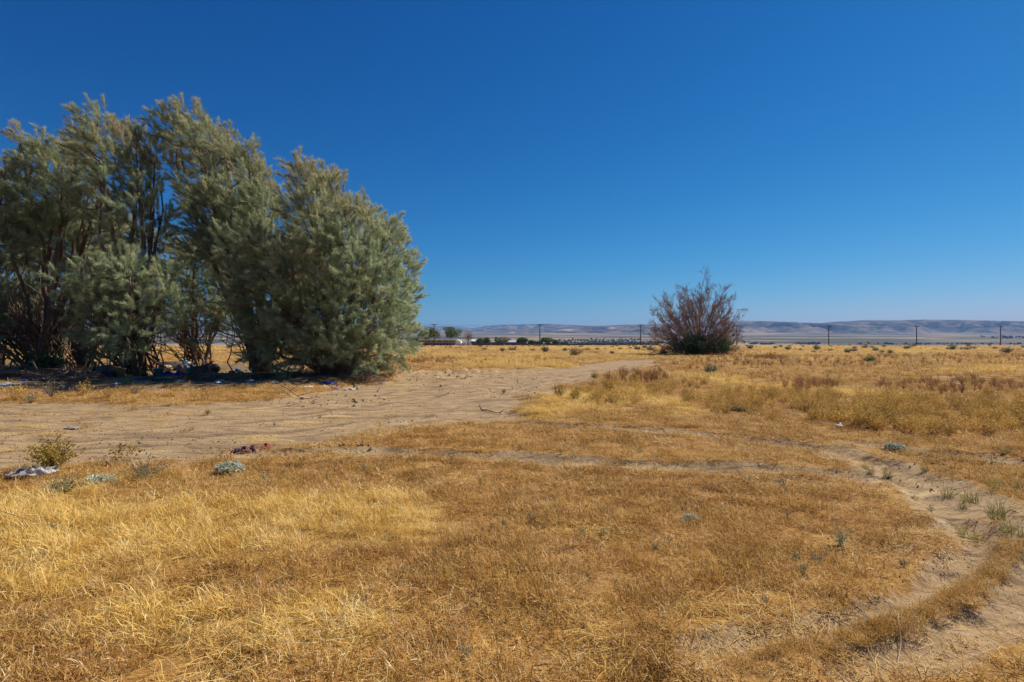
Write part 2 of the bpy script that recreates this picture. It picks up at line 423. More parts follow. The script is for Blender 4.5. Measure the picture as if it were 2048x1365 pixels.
hills('hills', 8200, 2200, [(-600,650),(300,648),(700,651),(825,654),(840,652),(920,653),(945,656.5),(955,655),(975,652),(1000,650),(1060,649),(1100,647.5),(1130,650),(1180,652),
      (1300,655),(1600,652),(2000,652),(2700,652)], 668, 131, 'pale blue ridge rising behind the nearer brown hills')

# ------------------------------------------------------------------ scattering of uncountable growth
SRC = {}
def source_set(key, meshes, mat):
    """meshes that only serve the scatter of one uncountable stuff object"""
    c = bpy.data.collections.new('source_' + key)
    for i, (v, f, a) in enumerate(meshes):
        me = bpy.data.meshes.new('%s_%02d' % (key, i)); me.from_pydata(np.asarray(v, float), [], f)
        at = me.attributes.new('bl', 'FLOAT', 'POINT'); at.data.foreach_set('value', np.asarray(a, np.float32))
        me.materials.append(mat); me.update()
        o = bpy.data.objects.new('%s_%02d' % (key, i), me); c.objects.link(o)
    SRC[key] = (c, len(meshes)); return c

def scatter(name, key, P, rot, scl, tint, parent=None):
    c, k = SRC[key]; n = len(P)
    me = bpy.data.meshes.new(name); me.vertices.add(n); me.vertices.foreach_set('co', np.asarray(P, np.float32).ravel())
    for an, typ, arr, f in (('rot', 'FLOAT_VECTOR', rot, 'vector'), ('scl', 'FLOAT_VECTOR', scl, 'vector'),
                            ('tint', 'FLOAT', tint, 'value'), ('pick', 'INT', RNG.integers(0, k, n), 'value')):
        a = me.attributes.new(an, typ, 'POINT')
        a.data.foreach_set(f, np.asarray(arr, np.int32 if typ == 'INT' else np.float32).ravel())
    o = link(name, me, parent)
    g = bpy.data.node_groups.new('scatter_' + name, 'GeometryNodeTree')
    g.interface.new_socket('Geometry', in_out='INPUT', socket_type='NodeSocketGeometry')
    g.interface.new_socket('Geometry', in_out='OUTPUT', socket_type='NodeSocketGeometry')
    gi = g.nodes.new('NodeGroupInput'); go = g.nodes.new('NodeGroupOutput')
    ip = g.nodes.new('GeometryNodeInstanceOnPoints'); ci = g.nodes.new('GeometryNodeCollectionInfo')
    ci.inputs['Collection'].default_value = c; ci.inputs['Separate Children'].default_value = True; ci.inputs['Reset Children'].default_value = True
    def na(nm, typ):
        q = g.nodes.new('GeometryNodeInputNamedAttribute'); q.data_type = typ; q.inputs['Name'].default_value = nm; return q.outputs['Attribute']
    g.links.new(gi.outputs[0], ip.inputs['Points']); g.links.new(ci.outputs[0], ip.inputs['Instance'])
    ip.inputs['Pick Instance'].default_value = True
    g.links.new(na('pick', 'INT'), ip.inputs['Instance Index']); g.links.new(na('scl', 'FLOAT_VECTOR'), ip.inputs['Scale'])
    er = g.nodes.new('FunctionNodeEulerToRotation'); g.links.new(na('rot', 'FLOAT_VECTOR'), er.inputs[0]); g.links.new(er.outputs[0], ip.inputs['Rotation'])
    g.links.new(ip.outputs[0], go.inputs[0])
    md = o.modifiers.new('scatter', 'NODES'); md.node_group = g
    return tag(o, kind='stuff')

WIND = math.radians(165)      # the wind bends everything towards -X
def blades(n, rad, L, lean, curl, width, prof, windy=0.6, jit=0.5, z0=0.0, seed=0, thick=0.5):
    r = np.random.default_rng(seed); seg = len(prof) - 1
    a = r.uniform(0, 2 * PI, n); q = rad * np.sqrt(r.uniform(0, 1, n))
    P = np.stack([q * np.cos(a), q * np.sin(a), r.uniform(-0.004, z0 + 1e-4, n)], 1)
    ph = np.where(r.uniform(0, 1, n) < windy, WIND + r.normal(0, 0.7, n), r.uniform(0, 2 * PI, n))
    ln = r.uniform(L[0], L[1], n); th = np.abs(r.normal(lean, lean * jit + 0.05, n)); cu = r.normal(curl, abs(curl) * 0.6 + 0.1, n) / seg
    tw = r.uniform(-0.9, 0.9, n); w = width * r.uniform(0.6, 1.3, n); bl = r.uniform(0, 1, n)
    V = np.zeros((n, seg + 1, 2, 3)); A = np.zeros((n, seg + 1, 2))
    for k in range(seg + 1):
        S = np.stack([-np.sin(ph + tw), np.cos(ph + tw), 0.35 * np.sin(tw * 3)], 1)
        V[:, k, 0] = P - S * (w * prof[k])[:, None]; V[:, k, 1] = P + S * (w * prof[k])[:, None]
        A[:, k, :] = bl[:, None]
        t = th + cu * k; ph = ph + r.normal(0, 0.25, n)
        P = P + np.stack([np.sin(t) * np.cos(ph), np.sin(t) * np.sin(ph), np.cos(t)], 1) * (ln / seg)[:, None]
        P[:, 2] = np.maximum(P[:, 2], 0.004)
    F = []
    m = (seg + 1) * 2
    for i in range(n):
        for k in range(seg):
            b = i * m + k * 2; F.append((b, b + 1, b + 3, b + 2))
    return V.reshape(-1, 3), F, A.reshape(-1)

def join(*parts):
    V = []; F = []; A = []; n = 0
    for v, f, a in parts:
        V.append(v); F += [tuple(i + n for i in q) for q in f]; A.append(a); n += len(v)
    return np.concatenate(V), F, np.concatenate(A)

def leaf_mat(name, stops_a, stops_b, trans=0.3, amp=0.55, rough=0.75):
    """colour runs by blade; the instance's tint goes from one plant colour to the other"""
    t = NT(name); bl = t.attr('bl'); ti = t.attr('tint', 'INSTANCER')
    info = t.n('ShaderNodeObjectInfo').outputs['Random']
    f = t.math('ADD', t.math('MULTIPLY', bl, amp), t.math('MULTIPLY', info, 1 - amp))
    c = t.mix(ti, t.ramp(f, stops_a), t.ramp(f, stops_b))
    return t.surf(c, rough, 0.2, trans=trans)

M_GRASS = leaf_mat('dry_grass', [(0.1, (0.19, 0.088, 0.019)), (0.38, (0.45, 0.235, 0.055)), (0.70, (0.72, 0.435, 0.13)), (0.93, (0.92, 0.75, 0.45))],
                   [(0.1, (0.58, 0.34, 0.065)), (0.4, (0.84, 0.57, 0.14)), (0.75, (0.92, 0.70, 0.27)), (0.95, (0.90, 0.76, 0.45))])
STEM = (1, 0.9, 0.7, 0.15); HEAD = (0.7, 0.6, 0.5, 0.5, 2.0, 0.2)
source_set('mat_grass', [join(blades(150, 0.17, (0.035, 0.10), 1.15, 0.9, 0.0021, STEM, 0.3, seed=s),
                              blades(16, 0.17, (0.07, 0.14), 0.8, 0.9, 0.0015, HEAD, 0.5, seed=s + 50)) for s in range(6)], M_GRASS)
source_set('tall_grass', [join(blades(60, 0.12, (0.08, 0.19), 0.7, 0.8, 0.0019, STEM, 0.7, seed=s),
                               blades(34, 0.12, (0.12, 0.23), 0.6, 1.05, 0.0012, HEAD, 0.85, seed=s + 50)) for s in range(100, 105)], M_GRASS)
source_set('straw', [blades(70, 0.24, (0.05, 0.22), 1.5, 0.15, 0.0013, (1, 1, 0.9, 0.7), 0.3, 0.06, 0.03, seed=s) for s in range(200, 205)], M_GRASS)
source_set('far_grass', [blades(60, 0.22, (0.08, 0.26), 0.5, 0.7, 0.006, (1, 0.9, 0.6, 0.1), 0.7, seed=s) for s in range(300, 305)], M_GRASS)

def field_points(d0, d1, per_m2, wide=None, back=0.0):
    """random points over the part of the field within the view and a margin beside it"""
    wide = wide or (1.6 if d1 < 10 else 1.2)
    area = wide * (d1 * d1 - d0 * d0); n = int(area * per_m2)
    y = np.sqrt(RNG.uniform(d0 * d0, d1 * d1, n)); x = RNG.uniform(-wide, wide, n) * (y + 1.0)
    if d0 < 1.5:
        m = int(per_m2 * 8 * 3.6); x = np.concatenate([x, RNG.uniform(-4, 4, m)]); y = np.concatenate([y, RNG.uniform(-2.4, 1.2, m)])
    return x, y

def plant(name, key, x, y, keep, size, zsc, tint, label, lean=0.12):
    k = RNG.uniform(0, 1, len(x)) < keep; x, y = x[k], y[k]
    size = np.broadcast_to(size, k.shape)[k]; zsc = np.broadcast_to(zsc, k.shape)[k]; tint = np.broadcast_to(tint, k.shape)[k]
    n = len(x); s = size * RNG.uniform(0.75, 1.3, n); zz = zsc * RNG.uniform(0.7, 1.3, n)
    rot = np.stack([RNG.normal(0, lean, n), RNG.normal(0, lean, n), RNG.normal(0, 0.7, n)], 1)
    o = scatter(name, key, np.stack([x, y, height(x, y)], 1), rot, np.stack([s, s, zz], 1), np.clip(tint + RNG.normal(0, 0.16, n), 0, 1))
    return tag(o, label, 'grass')

def cover(x, y):
    rm, tm = road_mask(x, y), track_mask(x, y)
    bare = sstep(0.57, 0.70, fbm(x * 0.7 + 9, y * 0.7, 4, 91)) * 0.75
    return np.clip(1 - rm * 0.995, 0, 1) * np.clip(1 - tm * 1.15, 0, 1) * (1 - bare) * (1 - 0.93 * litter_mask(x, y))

parts = [(1.2, 5.5, 75, 0.85), (5.5, 9, 50, 1.0), (9, 15, 28, 1.3), (15, 26, 13, 1.8)]
xs_, ys_, ss_ = [], [], []
for d0, d1, dens, s in parts:
    x, y = field_points(d0, d1, dens); xs_.append(x); ys_.append(y); ss_.append(np.full(len(x), s))
x = np.concatenate(xs_); y = np.concatenate(ys_); s = np.concatenate(ss_)
cv = cover(x, y); gm = gold_mask(x, y); patch = fbm(x * 0.45, y * 0.45, 3, 95)
plant('short_grass', 'mat_grass', x, y, cv * (1 - 0.35 * gm), s, s ** 0.25 * (0.6 + 0.8 * patch) * (1 - 0.5 * np.clip(track_mask(x, y) * 2, 0, 1)), 0.02 + 0.6 * gm + 0.45 * (patch - 0.48),
      'short matted brown dry grass covering the near field')
parts = [(1.2, 6, 34, 0.9), (6, 12, 22, 1.1), (12, 26, 9, 1.5)]
xs_, ys_, ss_ = [], [], []
for d0, d1, dens, s in parts:
    x, y = field_points(d0, d1, dens); xs_.append(x); ys_.append(y); ss_.append(np.full(len(x), s))
x = np.concatenate(xs_); y = np.concatenate(ys_); s = np.concatenate(ss_)
cv = cover(x, y); gm = gold_mask(x, y)
tuft = sstep(0.55, 0.7, fbm(x * 0.9, y * 0.9, 3, 97)) * 0.10
plant('tall_grass', 'tall_grass', x, y, np.clip(cv * (gm * 0.95 + tuft), 0, 1), s * (0.75 + 0.4 * gm), s ** 0.3 * (0.5 + 0.55 * gm), 0.45 + 0.55 * gm,
      'tall golden dry grass bent by the wind in patches')
x, y = field_points(1.2, 17, 18)
tm = track_mask(x, y); edge = np.exp(-((tm - 0.35) / 0.28) ** 2)
low = sstep(4.6, 2.9, y)
plant('straw_litter', 'straw', x, y, np.clip((edge * 0.6 * (1 - sstep(0.5, 0.9, tm)) + low * 0.85 * (x < 2.2) + 0.05) * (1 - 0.97 * road_mask(x, y)) + 0.22 * road_mask(x, y) * sstep(0.5, 0.62, fbm(x * 0.5, y * 1.2, 3, 93)), 0, 0.85), 0.9, 1.0, 0.95,
      'loose pale straw lying beside the wheel tracks', 0.04)
parts = [(26, 45, 6.0, 1.7), (45, 80, 3.0, 2.2), (80, 150, 0.9, 3.6), (150, 312, 0.30, 5.5)]
xs_, ys_, ss_ = [], [], []
for d0, d1, dens, s in parts:
    x, y = field_points(d0, d1, dens); xs_.append(x); ys_.append(y); ss_.append(np.full(len(x), s))
x = np.concatenate(xs_); y = np.concatenate(ys_); s = np.concatenate(ss_)
gm = gold_mask(x, y)
RIDGE = PL((1480,1338),(1600,1314),(1737,1284),(1835,1253),(1912,1210),(1971,1162),(2025,1107))
xr = []
for (ax, ay), (bx_, by_) in zip(RIDGE[:-1], RIDGE[1:]):
    q = RNG.uniform(0, 1, 60)[:, None]; xr.append(np.array([ax, ay]) * (1 - q) + np.array([bx_, by_]) * q + RNG.normal(0, 0.03, (60, 2)))
xr = np.concatenate(xr)
plant('ridge_grass', 'mat_grass', xr[:, 0], xr[:, 1], np.full(len(xr), 0.6), 0.42, 0.55, 0.2, 'ridge of matted brown grass between the wheel ruts')
plant('far_grass', 'far_grass', x, y, cover(x, y) * (0.65 + 0.35 * gm), s, (0.75 + 0.5 * gm) * s ** 0.25, np.clip(0.9 * (fbm(x * 0.08, y * 0.05, 3, 99) - 0.45), 0, 1) + 0.8 * gm, 'dry grass of the far field')

# ------------------------------------------------------------------ tamarisk grove
t = NT('tamarisk_bark'); g = t.obj((9, 9, 2.2))
n = t.noise(3.0, 6, 0.65, g)
c = t.ramp(n, [(0.3, (0.065, 0.045, 0.03)), (0.52, (0.16, 0.115, 0.078)), (0.72, (0.31, 0.25, 0.185))])
M_BARK = t.surf(c, 0.9, 0.1, t.bump(n, 0.03, 0.8))
t = NT('tamarisk_twig'); n = t.noise(1.3, 3, 0.5, t.obj())
M_TWIG = t.surf(t.ramp(n, [(0.35, (0.12, 0.07, 0.045)), (0.65, (0.27, 0.185, 0.125))]), 0.9, 0.1)

def spray_mesh(seed, n=150, length=0.62, spread=0.85, fl=(0.14, 0.32), width=0.0048):
    """one feathery plume along +Z: thin drooping filaments leaving a curved axis"""
    r = np.random.default_rng(seed); t = np.sqrt(r.uniform(0.02, 1.0, n)); bend = r.normal(0, 0.12, 2)
    ax = np.stack([bend[0] * t ** 2, bend[1] * t ** 2, t * length], 1)
    ph = r.uniform(0, 2 * PI, n); th = np.clip(r.normal(spread, 0.22, n), 0.05, 1.3) * (1.15 - 0.6 * t)
    L = r.uniform(fl[0], fl[1], n) * (1.1 - 0.35 * t); w = width * r.uniform(0.6, 1.4, n); tw = r.uniform(0, 2 * PI, n)
    V = np.zeros((n, 4, 2, 3)); A = np.zeros((n, 4, 2)); P = ax.copy(); rb = r.uniform(-0.25, 0.25, n)
    for k, pf in enumerate((0.8, 1.0, 0.8, 0.15)):
        S = np.stack([np.cos(tw), np.sin(tw), 0.3 * np.sin(tw * 2)], 1) * (w * pf)[:, None]
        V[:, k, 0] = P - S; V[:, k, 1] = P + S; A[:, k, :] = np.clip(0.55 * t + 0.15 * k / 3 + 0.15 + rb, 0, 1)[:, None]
        D = np.stack([np.sin(th) * np.cos(ph), np.sin(th) * np.sin(ph), np.cos(th)], 1)
        P = P + D * (L / 3)[:, None]; th = th + r.normal(0.10, 0.18, n)
    F = [(i * 8 + k * 2, i * 8 + k * 2 + 1, i * 8 + k * 2 + 3, i * 8 + k * 2 + 2) for i in range(n) for k in range(3)]
    return V.reshape(-1, 3), F, A.reshape(-1)

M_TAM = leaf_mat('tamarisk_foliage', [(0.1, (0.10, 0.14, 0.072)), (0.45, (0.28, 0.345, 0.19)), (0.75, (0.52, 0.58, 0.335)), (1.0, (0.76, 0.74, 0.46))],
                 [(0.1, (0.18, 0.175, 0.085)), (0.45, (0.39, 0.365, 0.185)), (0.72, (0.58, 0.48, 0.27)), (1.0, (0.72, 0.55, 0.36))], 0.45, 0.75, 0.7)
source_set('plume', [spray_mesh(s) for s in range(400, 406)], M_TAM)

def to_euler(D):
    D = D / (np.linalg.norm(D, axis=1)[:, None] + 1e-9)
    return np.stack([np.zeros(len(D)), np.arccos(np.clip(D[:, 2], -1, 1)), np.arctan2(D[:, 1], D[:, 0])], 1)

def curve(a, b, ta, n, wob, r, tb=None):
    """bent path from a to b leaving along ta"""
    a, b, ta = np.array(a), np.array(b), np.array(ta); L = np.linalg.norm(b - a)
    c1 = a + ta * L * 0.4; c2 = b - (np.array(tb) if tb is not None else (b - a) / L) * L * 0.3
    s = np.linspace(0, 1, n)[:, None]
    P = (1 - s) ** 3 * a + 3 * (1 - s) ** 2 * s * c1 + 3 * (1 - s) * s ** 2 * c2 + s ** 3 * b
    nz = np.cumsum(r.normal(0, wob, (n, 3)), 0); nz -= np.linspace(0, 1, n)[:, None] * nz[-1]
    P[1:-1] += nz[1:-1]
    return P

def tamarisk(bx, d, polys, T, K, seed, label, bare=26, spacing=1.2, per=36, base_px=None, size=(0.7, 1.15), stem_r=0.17, dy=0.0, wind=0.55):
    """bx: pixel column of the foot; polys: outlines of the leafy masses at the tree's own distance"""
    r = np.random.default_rng(seed)
    x0 = (bx - 1024) / FOC * d; z0 = H1(x0, d); root = thing('tamarisk_tree', label, 'tree', (x0, d, z0), 0, 'tamarisk trees of the grove')
    org = np.array([x0, d, z0]); ppm = FOC / d
    C = []
    for ip, poly in enumerate(polys):
        P = np.array(poly, float); lo, hi = P.min(0), P.max(0); tries = 2600; k0 = len(C)
        q = np.stack([r.uniform(lo[0], hi[0], tries), r.uniform(lo[1], hi[1], tries)], 1)
        e = -signed(q[:, 0], q[:, 1], P); q = q[e > 31]; e = e[e > 31]
        em = np.clip(e / (2.6 * ppm), 0, 1); th = T * np.sqrt(1 - (1 - em) ** 2) + 0.2
        yy = r.uniform(-1, 1, len(q)) * th
        keep = (e < 1.5 * ppm) | (np.abs(yy) > 0.55 * th) | (r.uniform(0, 1, len(q)) < 0.3)
        for (px, py), y in zip(q[keep], yy[keep]):
            p = np.array([(px - 1024) / FOC * d, d + y * (1 if ip == 0 else 0.7) + dy - (0 if ip == 0 else 1.9), EYE + (HZ - py) / FOC * d - 0.25])
            if p[2] > 0.5 and all(np.linalg.norm((p - c) * (1, 1, 0.9)) > spacing for c in C): C.append(p)
    C = np.array(C); n = len(C)
    ztop = C[:, 2].max()
    D = (C - org); D /= np.linalg.norm(D, axis=1)[:, None]
    cen = D[r.choice(n, K, replace=False)]
    for _ in range(8):
        lab = np.argmax(D @ cen.T, 1)
        for k in range(K):
            if (lab == k).any(): cen[k] = D[lab == k].mean(0); cen[k] /= np.linalg.norm(cen[k])
    br = MB(); up = np.array([0, 0, 1.0])
    SP, SD, SS, ST = [], [], [], []
    for k in range(K):
        ids = np.where(lab == k)[0]
        if len(ids) == 0: continue
        dist = np.linalg.norm(C[ids] - org, axis=1); top = C[ids[np.argsort(-dist)[:max(1, len(ids) // 4)]]].mean(0)
        a = org + np.array([cen[k][0], cen[k][1], 0]) * 0.35 + np.array([r.normal(0, .15), r.normal(0, .15), -0.15])
        ta = cen[k] + up * 0.15; ta /= np.linalg.norm(ta)
        St = curve(a, top, ta, 14, 0.10, r, up * 0.8 + cen[k] * 0.3)
        rad = np.linspace(1, 0.0, 14) ** 0.8 * stem_r * r.uniform(0.65, 1.1) + 0.02
        rad[0] *= 1.25
        sm = MB(); sm.tube(St - org, rad, 9); sm.build('stem', M_BARK, root, True)
        T_ = np.gradient(St, axis=0); T_ /= np.linalg.norm(T_, axis=1)[:, None]
        for i in ids:
            c = C[i]; cost = np.linalg.norm(St - c, axis=1) + 3.0 * np.maximum(0, St[:, 2] - c[2] + 0.5) + 0.8 * (np.arange(14) < 2)
            j = int(np.argmin(cost)); tan = T_[j] + (c - St[j]) / (np.linalg.norm(c - St[j]) + 1e-6) * 0.6
            tan /= np.linalg.norm(tan)
            B = curve(St[j], c, tan, 8, 0.05, r)
            br.tube(B - org, np.linspace(min(0.05, rad[j]), 0.013, 8), 5, cap=False)
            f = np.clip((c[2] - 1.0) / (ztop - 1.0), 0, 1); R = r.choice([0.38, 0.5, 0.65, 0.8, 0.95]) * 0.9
            m = int(per * r.uniform(0.8, 1.2) * (R / 0.6) ** 1.6)
            u = r.normal(0, 1, (m, 3)); u /= np.linalg.norm(u, axis=1)[:, None]
            off = u * (R * r.uniform(0.15, 1.0, m) ** 0.5)[:, None]
            pos = c + off
            out = (c - org) * (1, 1, 0.15); out /= np.linalg.norm(out) + 1e-6
            dr = 0.75 * u + 0.45 * out + up * (0.15 + 0.75 * f) + np.array([-1, 0.0, 0]) * wind * (0.5 + 0.7 * f) * r.uniform(0.4, 1.3, (m, 1))
            SP.append(pos); SD.append(dr); SS.append(r.uniform(size[0], size[1], m)); ST.append(np.clip(0.03 + 0.62 * f ** 2 + r.normal(0, 0.12, m) + r.normal(0, 0.22), 0, 1))  # tan towards the crown top: flower plumes plus backlit gold put into the colour
            for q in range(0, m, 4):
                s0 = B[r.integers(4, 8)]; e1 = pos[q]
                br.tube(np.stack([s0, (s0 + e1) / 2 + r.normal(0, 0.06, 3), e1]) - org, (0.014, 0.009, 0.005), 3, cap=False)
    for _ in range(bare):                       # leafless inner wood
        dirn = np.array([r.normal(-0.15, 0.55), r.normal(-0.1, 0.4), r.uniform(0.5, 1.1)]); dirn[0] *= -0.5 if dirn[0] > 0.3 else 1.0; dirn /= np.linalg.norm(dirn)
        L = r.uniform(2.0, 4.8); a = org + np.array([r.normal(0, .45), r.normal(0, .4), r.uniform(-0.1, 0.8)])
        B = curve(a, a + dirn * L, dirn + up * 0.1, 9, 0.12, r)
        br.tube(B - org, np.linspace(r.uniform(0.025, 0.06), 0.010, 9), 5, cap=False)
        for q in range(r.integers(4, 9)):
            j = r.integers(2, 9); dd = dirn + r.normal(0, 0.65, 3); l = r.uniform(0.4, 1.5)
            e1 = B[j] + dd * l
            br.tube(np.stack([B[j], (B[j] + e1) / 2 + r.normal(0, 0.07, 3), e1]) - org, (0.016, 0.011, 0.005), 3, cap=False)
    tag(br.build('branches', M_TWIG, root, True), kind='stuff')
    SP = np.concatenate(SP); SD = np.concatenate(SD); SS = np.concatenate(SS); ST = np.concatenate(ST)
    ok = SP[:, 2] > z0 + 0.25; SP, SD, SS, ST = SP[ok], SD[ok], SS[ok], ST[ok]
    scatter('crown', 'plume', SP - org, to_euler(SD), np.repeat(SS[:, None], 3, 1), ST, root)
    return root

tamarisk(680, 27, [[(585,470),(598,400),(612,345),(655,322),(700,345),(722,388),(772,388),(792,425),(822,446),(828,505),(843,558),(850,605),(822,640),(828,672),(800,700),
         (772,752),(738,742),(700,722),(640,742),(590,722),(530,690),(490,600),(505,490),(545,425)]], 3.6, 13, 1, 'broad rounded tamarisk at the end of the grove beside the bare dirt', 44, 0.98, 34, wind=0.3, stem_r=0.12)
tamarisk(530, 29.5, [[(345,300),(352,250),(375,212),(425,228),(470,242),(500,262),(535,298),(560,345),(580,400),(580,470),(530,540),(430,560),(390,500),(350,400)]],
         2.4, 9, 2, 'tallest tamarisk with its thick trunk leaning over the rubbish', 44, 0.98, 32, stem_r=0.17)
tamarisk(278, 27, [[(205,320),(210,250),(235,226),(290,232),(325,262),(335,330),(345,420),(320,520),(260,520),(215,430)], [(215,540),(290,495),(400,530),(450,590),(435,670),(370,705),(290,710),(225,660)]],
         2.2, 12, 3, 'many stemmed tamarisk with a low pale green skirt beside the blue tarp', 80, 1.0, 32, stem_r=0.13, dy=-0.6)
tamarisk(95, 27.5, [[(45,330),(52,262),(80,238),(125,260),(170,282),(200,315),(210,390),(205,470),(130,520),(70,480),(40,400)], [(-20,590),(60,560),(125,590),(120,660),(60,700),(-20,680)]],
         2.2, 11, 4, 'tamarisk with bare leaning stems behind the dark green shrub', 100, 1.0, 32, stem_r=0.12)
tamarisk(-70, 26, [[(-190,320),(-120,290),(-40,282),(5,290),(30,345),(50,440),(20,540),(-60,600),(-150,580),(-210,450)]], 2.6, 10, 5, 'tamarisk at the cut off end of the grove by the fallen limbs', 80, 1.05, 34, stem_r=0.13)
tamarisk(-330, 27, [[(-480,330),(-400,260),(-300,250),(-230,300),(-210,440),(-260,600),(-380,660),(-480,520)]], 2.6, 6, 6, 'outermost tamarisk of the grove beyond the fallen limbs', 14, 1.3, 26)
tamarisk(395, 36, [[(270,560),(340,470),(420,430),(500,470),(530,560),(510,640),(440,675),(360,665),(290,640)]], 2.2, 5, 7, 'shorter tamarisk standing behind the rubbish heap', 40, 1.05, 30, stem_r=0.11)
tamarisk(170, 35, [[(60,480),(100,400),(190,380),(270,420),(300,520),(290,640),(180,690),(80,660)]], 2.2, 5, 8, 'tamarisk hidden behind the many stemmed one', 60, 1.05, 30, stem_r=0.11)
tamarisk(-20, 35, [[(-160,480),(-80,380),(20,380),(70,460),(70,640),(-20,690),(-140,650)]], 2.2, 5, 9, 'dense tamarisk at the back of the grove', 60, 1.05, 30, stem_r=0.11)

# ------------------------------------------------------------------ bare tree in the field and the shoots round its foot
t = NT('dead_wood'); n = t.noise(1.5, 4, 0.6, t.obj())
M_DEAD = t.surf(t.ramp(n, [(0.3, (0.22, 0.14, 0.095)), (0.6, (0.42, 0.28, 0.20)), (0.8, (0.60, 0.44, 0.33))]), 0.9, 0.1)
def bare_tree(px, d, prof_l, prof_r, seed, label):
    """leafless tree: stems fan from the foot to tips spread over a dome; prof: dome radius in metres at leans 0, 20, 40, 55, 70, 85 degrees"""
    r = np.random.default_rng(seed); x0 = (px - 1024) / FOC * d; z0 = H1(x0, d)
    root = thing('bare_tree', label, 'tree', (x0, d, z0)); tw = MB(); up = np.array([0, 0, 1.0]); LA = (0, 20, 40, 55, 70, 88)
    def twig(P, k, L, spread, rad, lev):
        n = len(P)
        for q in range(k):
            f = r.uniform(0.25, 1.0); j = f * (n - 1); i = min(int(j), n - 2); b = P[i] + (P[i + 1] - P[i]) * (j - i)
            t_ = P[i + 1] - P[i]; t_ = t_ / np.linalg.norm(t_); nd = t_ + r.normal(0, spread, 3) + up * 0.06; nd /= np.linalg.norm(nd)
            l = L * r.uniform(0.6, 1.2); e = b + nd * l; m = (b + e) / 2 + r.normal(0, 0.025 * l, 3) - up * 0.02 * l
            Q = np.stack([b, (b + m) / 2, m, (m + e) / 2, e]) if lev == 2 else np.stack([b, m, e]); tw.tube(Q, np.linspace(rad, max(rad * 0.5, 0.012), len(Q)), 3, cap=False)
            if lev > 0: twig(Q, (0, 5, 5)[lev], l * 0.52, spread * 1.05, max(rad * 0.6, 0.010), lev - 1)
    ns = 84
    for i in range(ns):
        a = i * 2.39996 + r.normal(0, 0.15); lean = math.degrees(math.acos(1 - 0.97 * (i + 0.5) / ns)) + r.uniform(-3, 3); lean = max(lean, 1.0)
        side = 0.5 + 0.5 * math.cos(a); R = np.interp(lean, LA, prof_l) * (1 - side) + np.interp(lean, LA, prof_r) * side
        R *= r.uniform(0.78, 0.92); lr = math.radians(lean)
        tip = np.array([math.sin(lr) * math.cos(a), math.sin(lr) * math.sin(a), math.cos(lr)]) * R; tip[2] += 0.25
        foot = np.array([r.normal(0, 0.3), r.normal(0, 0.3), -0.15]); t0 = tip / R * np.array([0.85, 0.85, 1]) + up * 0.25; t0 /= np.linalg.norm(t0)
        P = curve(foot, tip, t0, 11, 0.07, r); rad = r.uniform(0.045, 0.10) * (1.35 if i % 7 == 0 else 1)
        rr = rad * np.linspace(1, 0.14, 11) + 0.006
        if i % 2 == 0:
            s = MB(); s.tube(P, rr, 6); s.build('stem', M_DEAD, root, True)
        else: tw.tube(P, rr * 0.7, 5, cap=False)
        twig(P[2:], 15, R * 0.20, 0.38, 0.02, 2)
    tag(tw.build('twigs', M_DEAD, root, True), kind='stuff')
    return root
bare_tree(1396, 78, (11.0, 10.6, 9.3, 8.2, 7.1, 6.0), (11.0, 10.0, 8.0, 6.6, 6.0, 5.4), 31, 'leafless brown tree with fanned stems standing alone in the field')

M_SHOOT = leaf_mat('green_shoots', [(0.1, (0.028, 0.055, 0.020)), (0.5, (0.06, 0.11, 0.042)), (0.9, (0.12, 0.18, 0.075))],
                   [(0.1, (0.05, 0.08, 0.025)), (0.5, (0.10, 0.16, 0.05)), (0.9, (0.20, 0.26, 0.10))], 0.3, 0.7, 0.7)
source_set('green_plume', [spray_mesh(s, 60, 0.8, 0.7, (0.16, 0.4), 0.016) for s in range(420, 425)], M_SHOOT)
def bush(name, label, px, py, w, h, n, key, tint, seed, group=None, up=0.9, size=(0.8, 1.2), stems=True, cat='shrub', d=None, mat=None, flat=0.0):
    """low leafy plant: plumes over a dome, on a few stems"""
    r = np.random.default_rng(seed); x0, d0 = G(px, py); z0 = H1(x0, d0)
    root = thing(name, label, cat, (x0, d0, z0), 0, group)
    u = r.normal(0, 1, (n, 3)); u /= np.linalg.norm(u, axis=1)[:, None]; u[:, 2] = np.abs(u[:, 2])
    lump = 0.72 + 0.5 * vnoise(np.arctan2(u[:, 1], u[:, 0]) * 2.2 + seed, u[:, 2] * 3, seed)
    rr = r.uniform(0.25, 1.0, n) ** 0.6 * lump
    P = u * rr[:, None] * np.array([w / 2, w / 2 * 0.85, h]) * np.array([1, 1, 0.72])
    D = u * (1, 1, 0.5) + np.array([0, 0, up])
    sc = r.uniform(size[0], size[1], n)
    scatter('foliage', key, P, to_euler(D), np.repeat(sc[:, None], 3, 1), np.clip(tint + r.normal(0, 0.2, n), 0, 1), root)
    if stems:
        b = MB()
        for q in range(10):
            e1 = P[q]; b.tube(np.stack([(0, 0, -0.03), e1 * 0.5 + r.normal(0, 0.03, 3) * w, e1]), (0.014 * w ** 0.5, 0.009 * w ** 0.5, 0.004), 4, cap=False)
        tag(b.build('stems', mat or M_TWIG, root, True), kind='stuff')
    return root
bush('green_shrub', 'dark green bush of shoots round the foot of the leafless tree', 1400, 711, 6.8, 3.0, 420, 'green_plume', 0.35, 5, up=1.2, size=(0.6, 1.7))

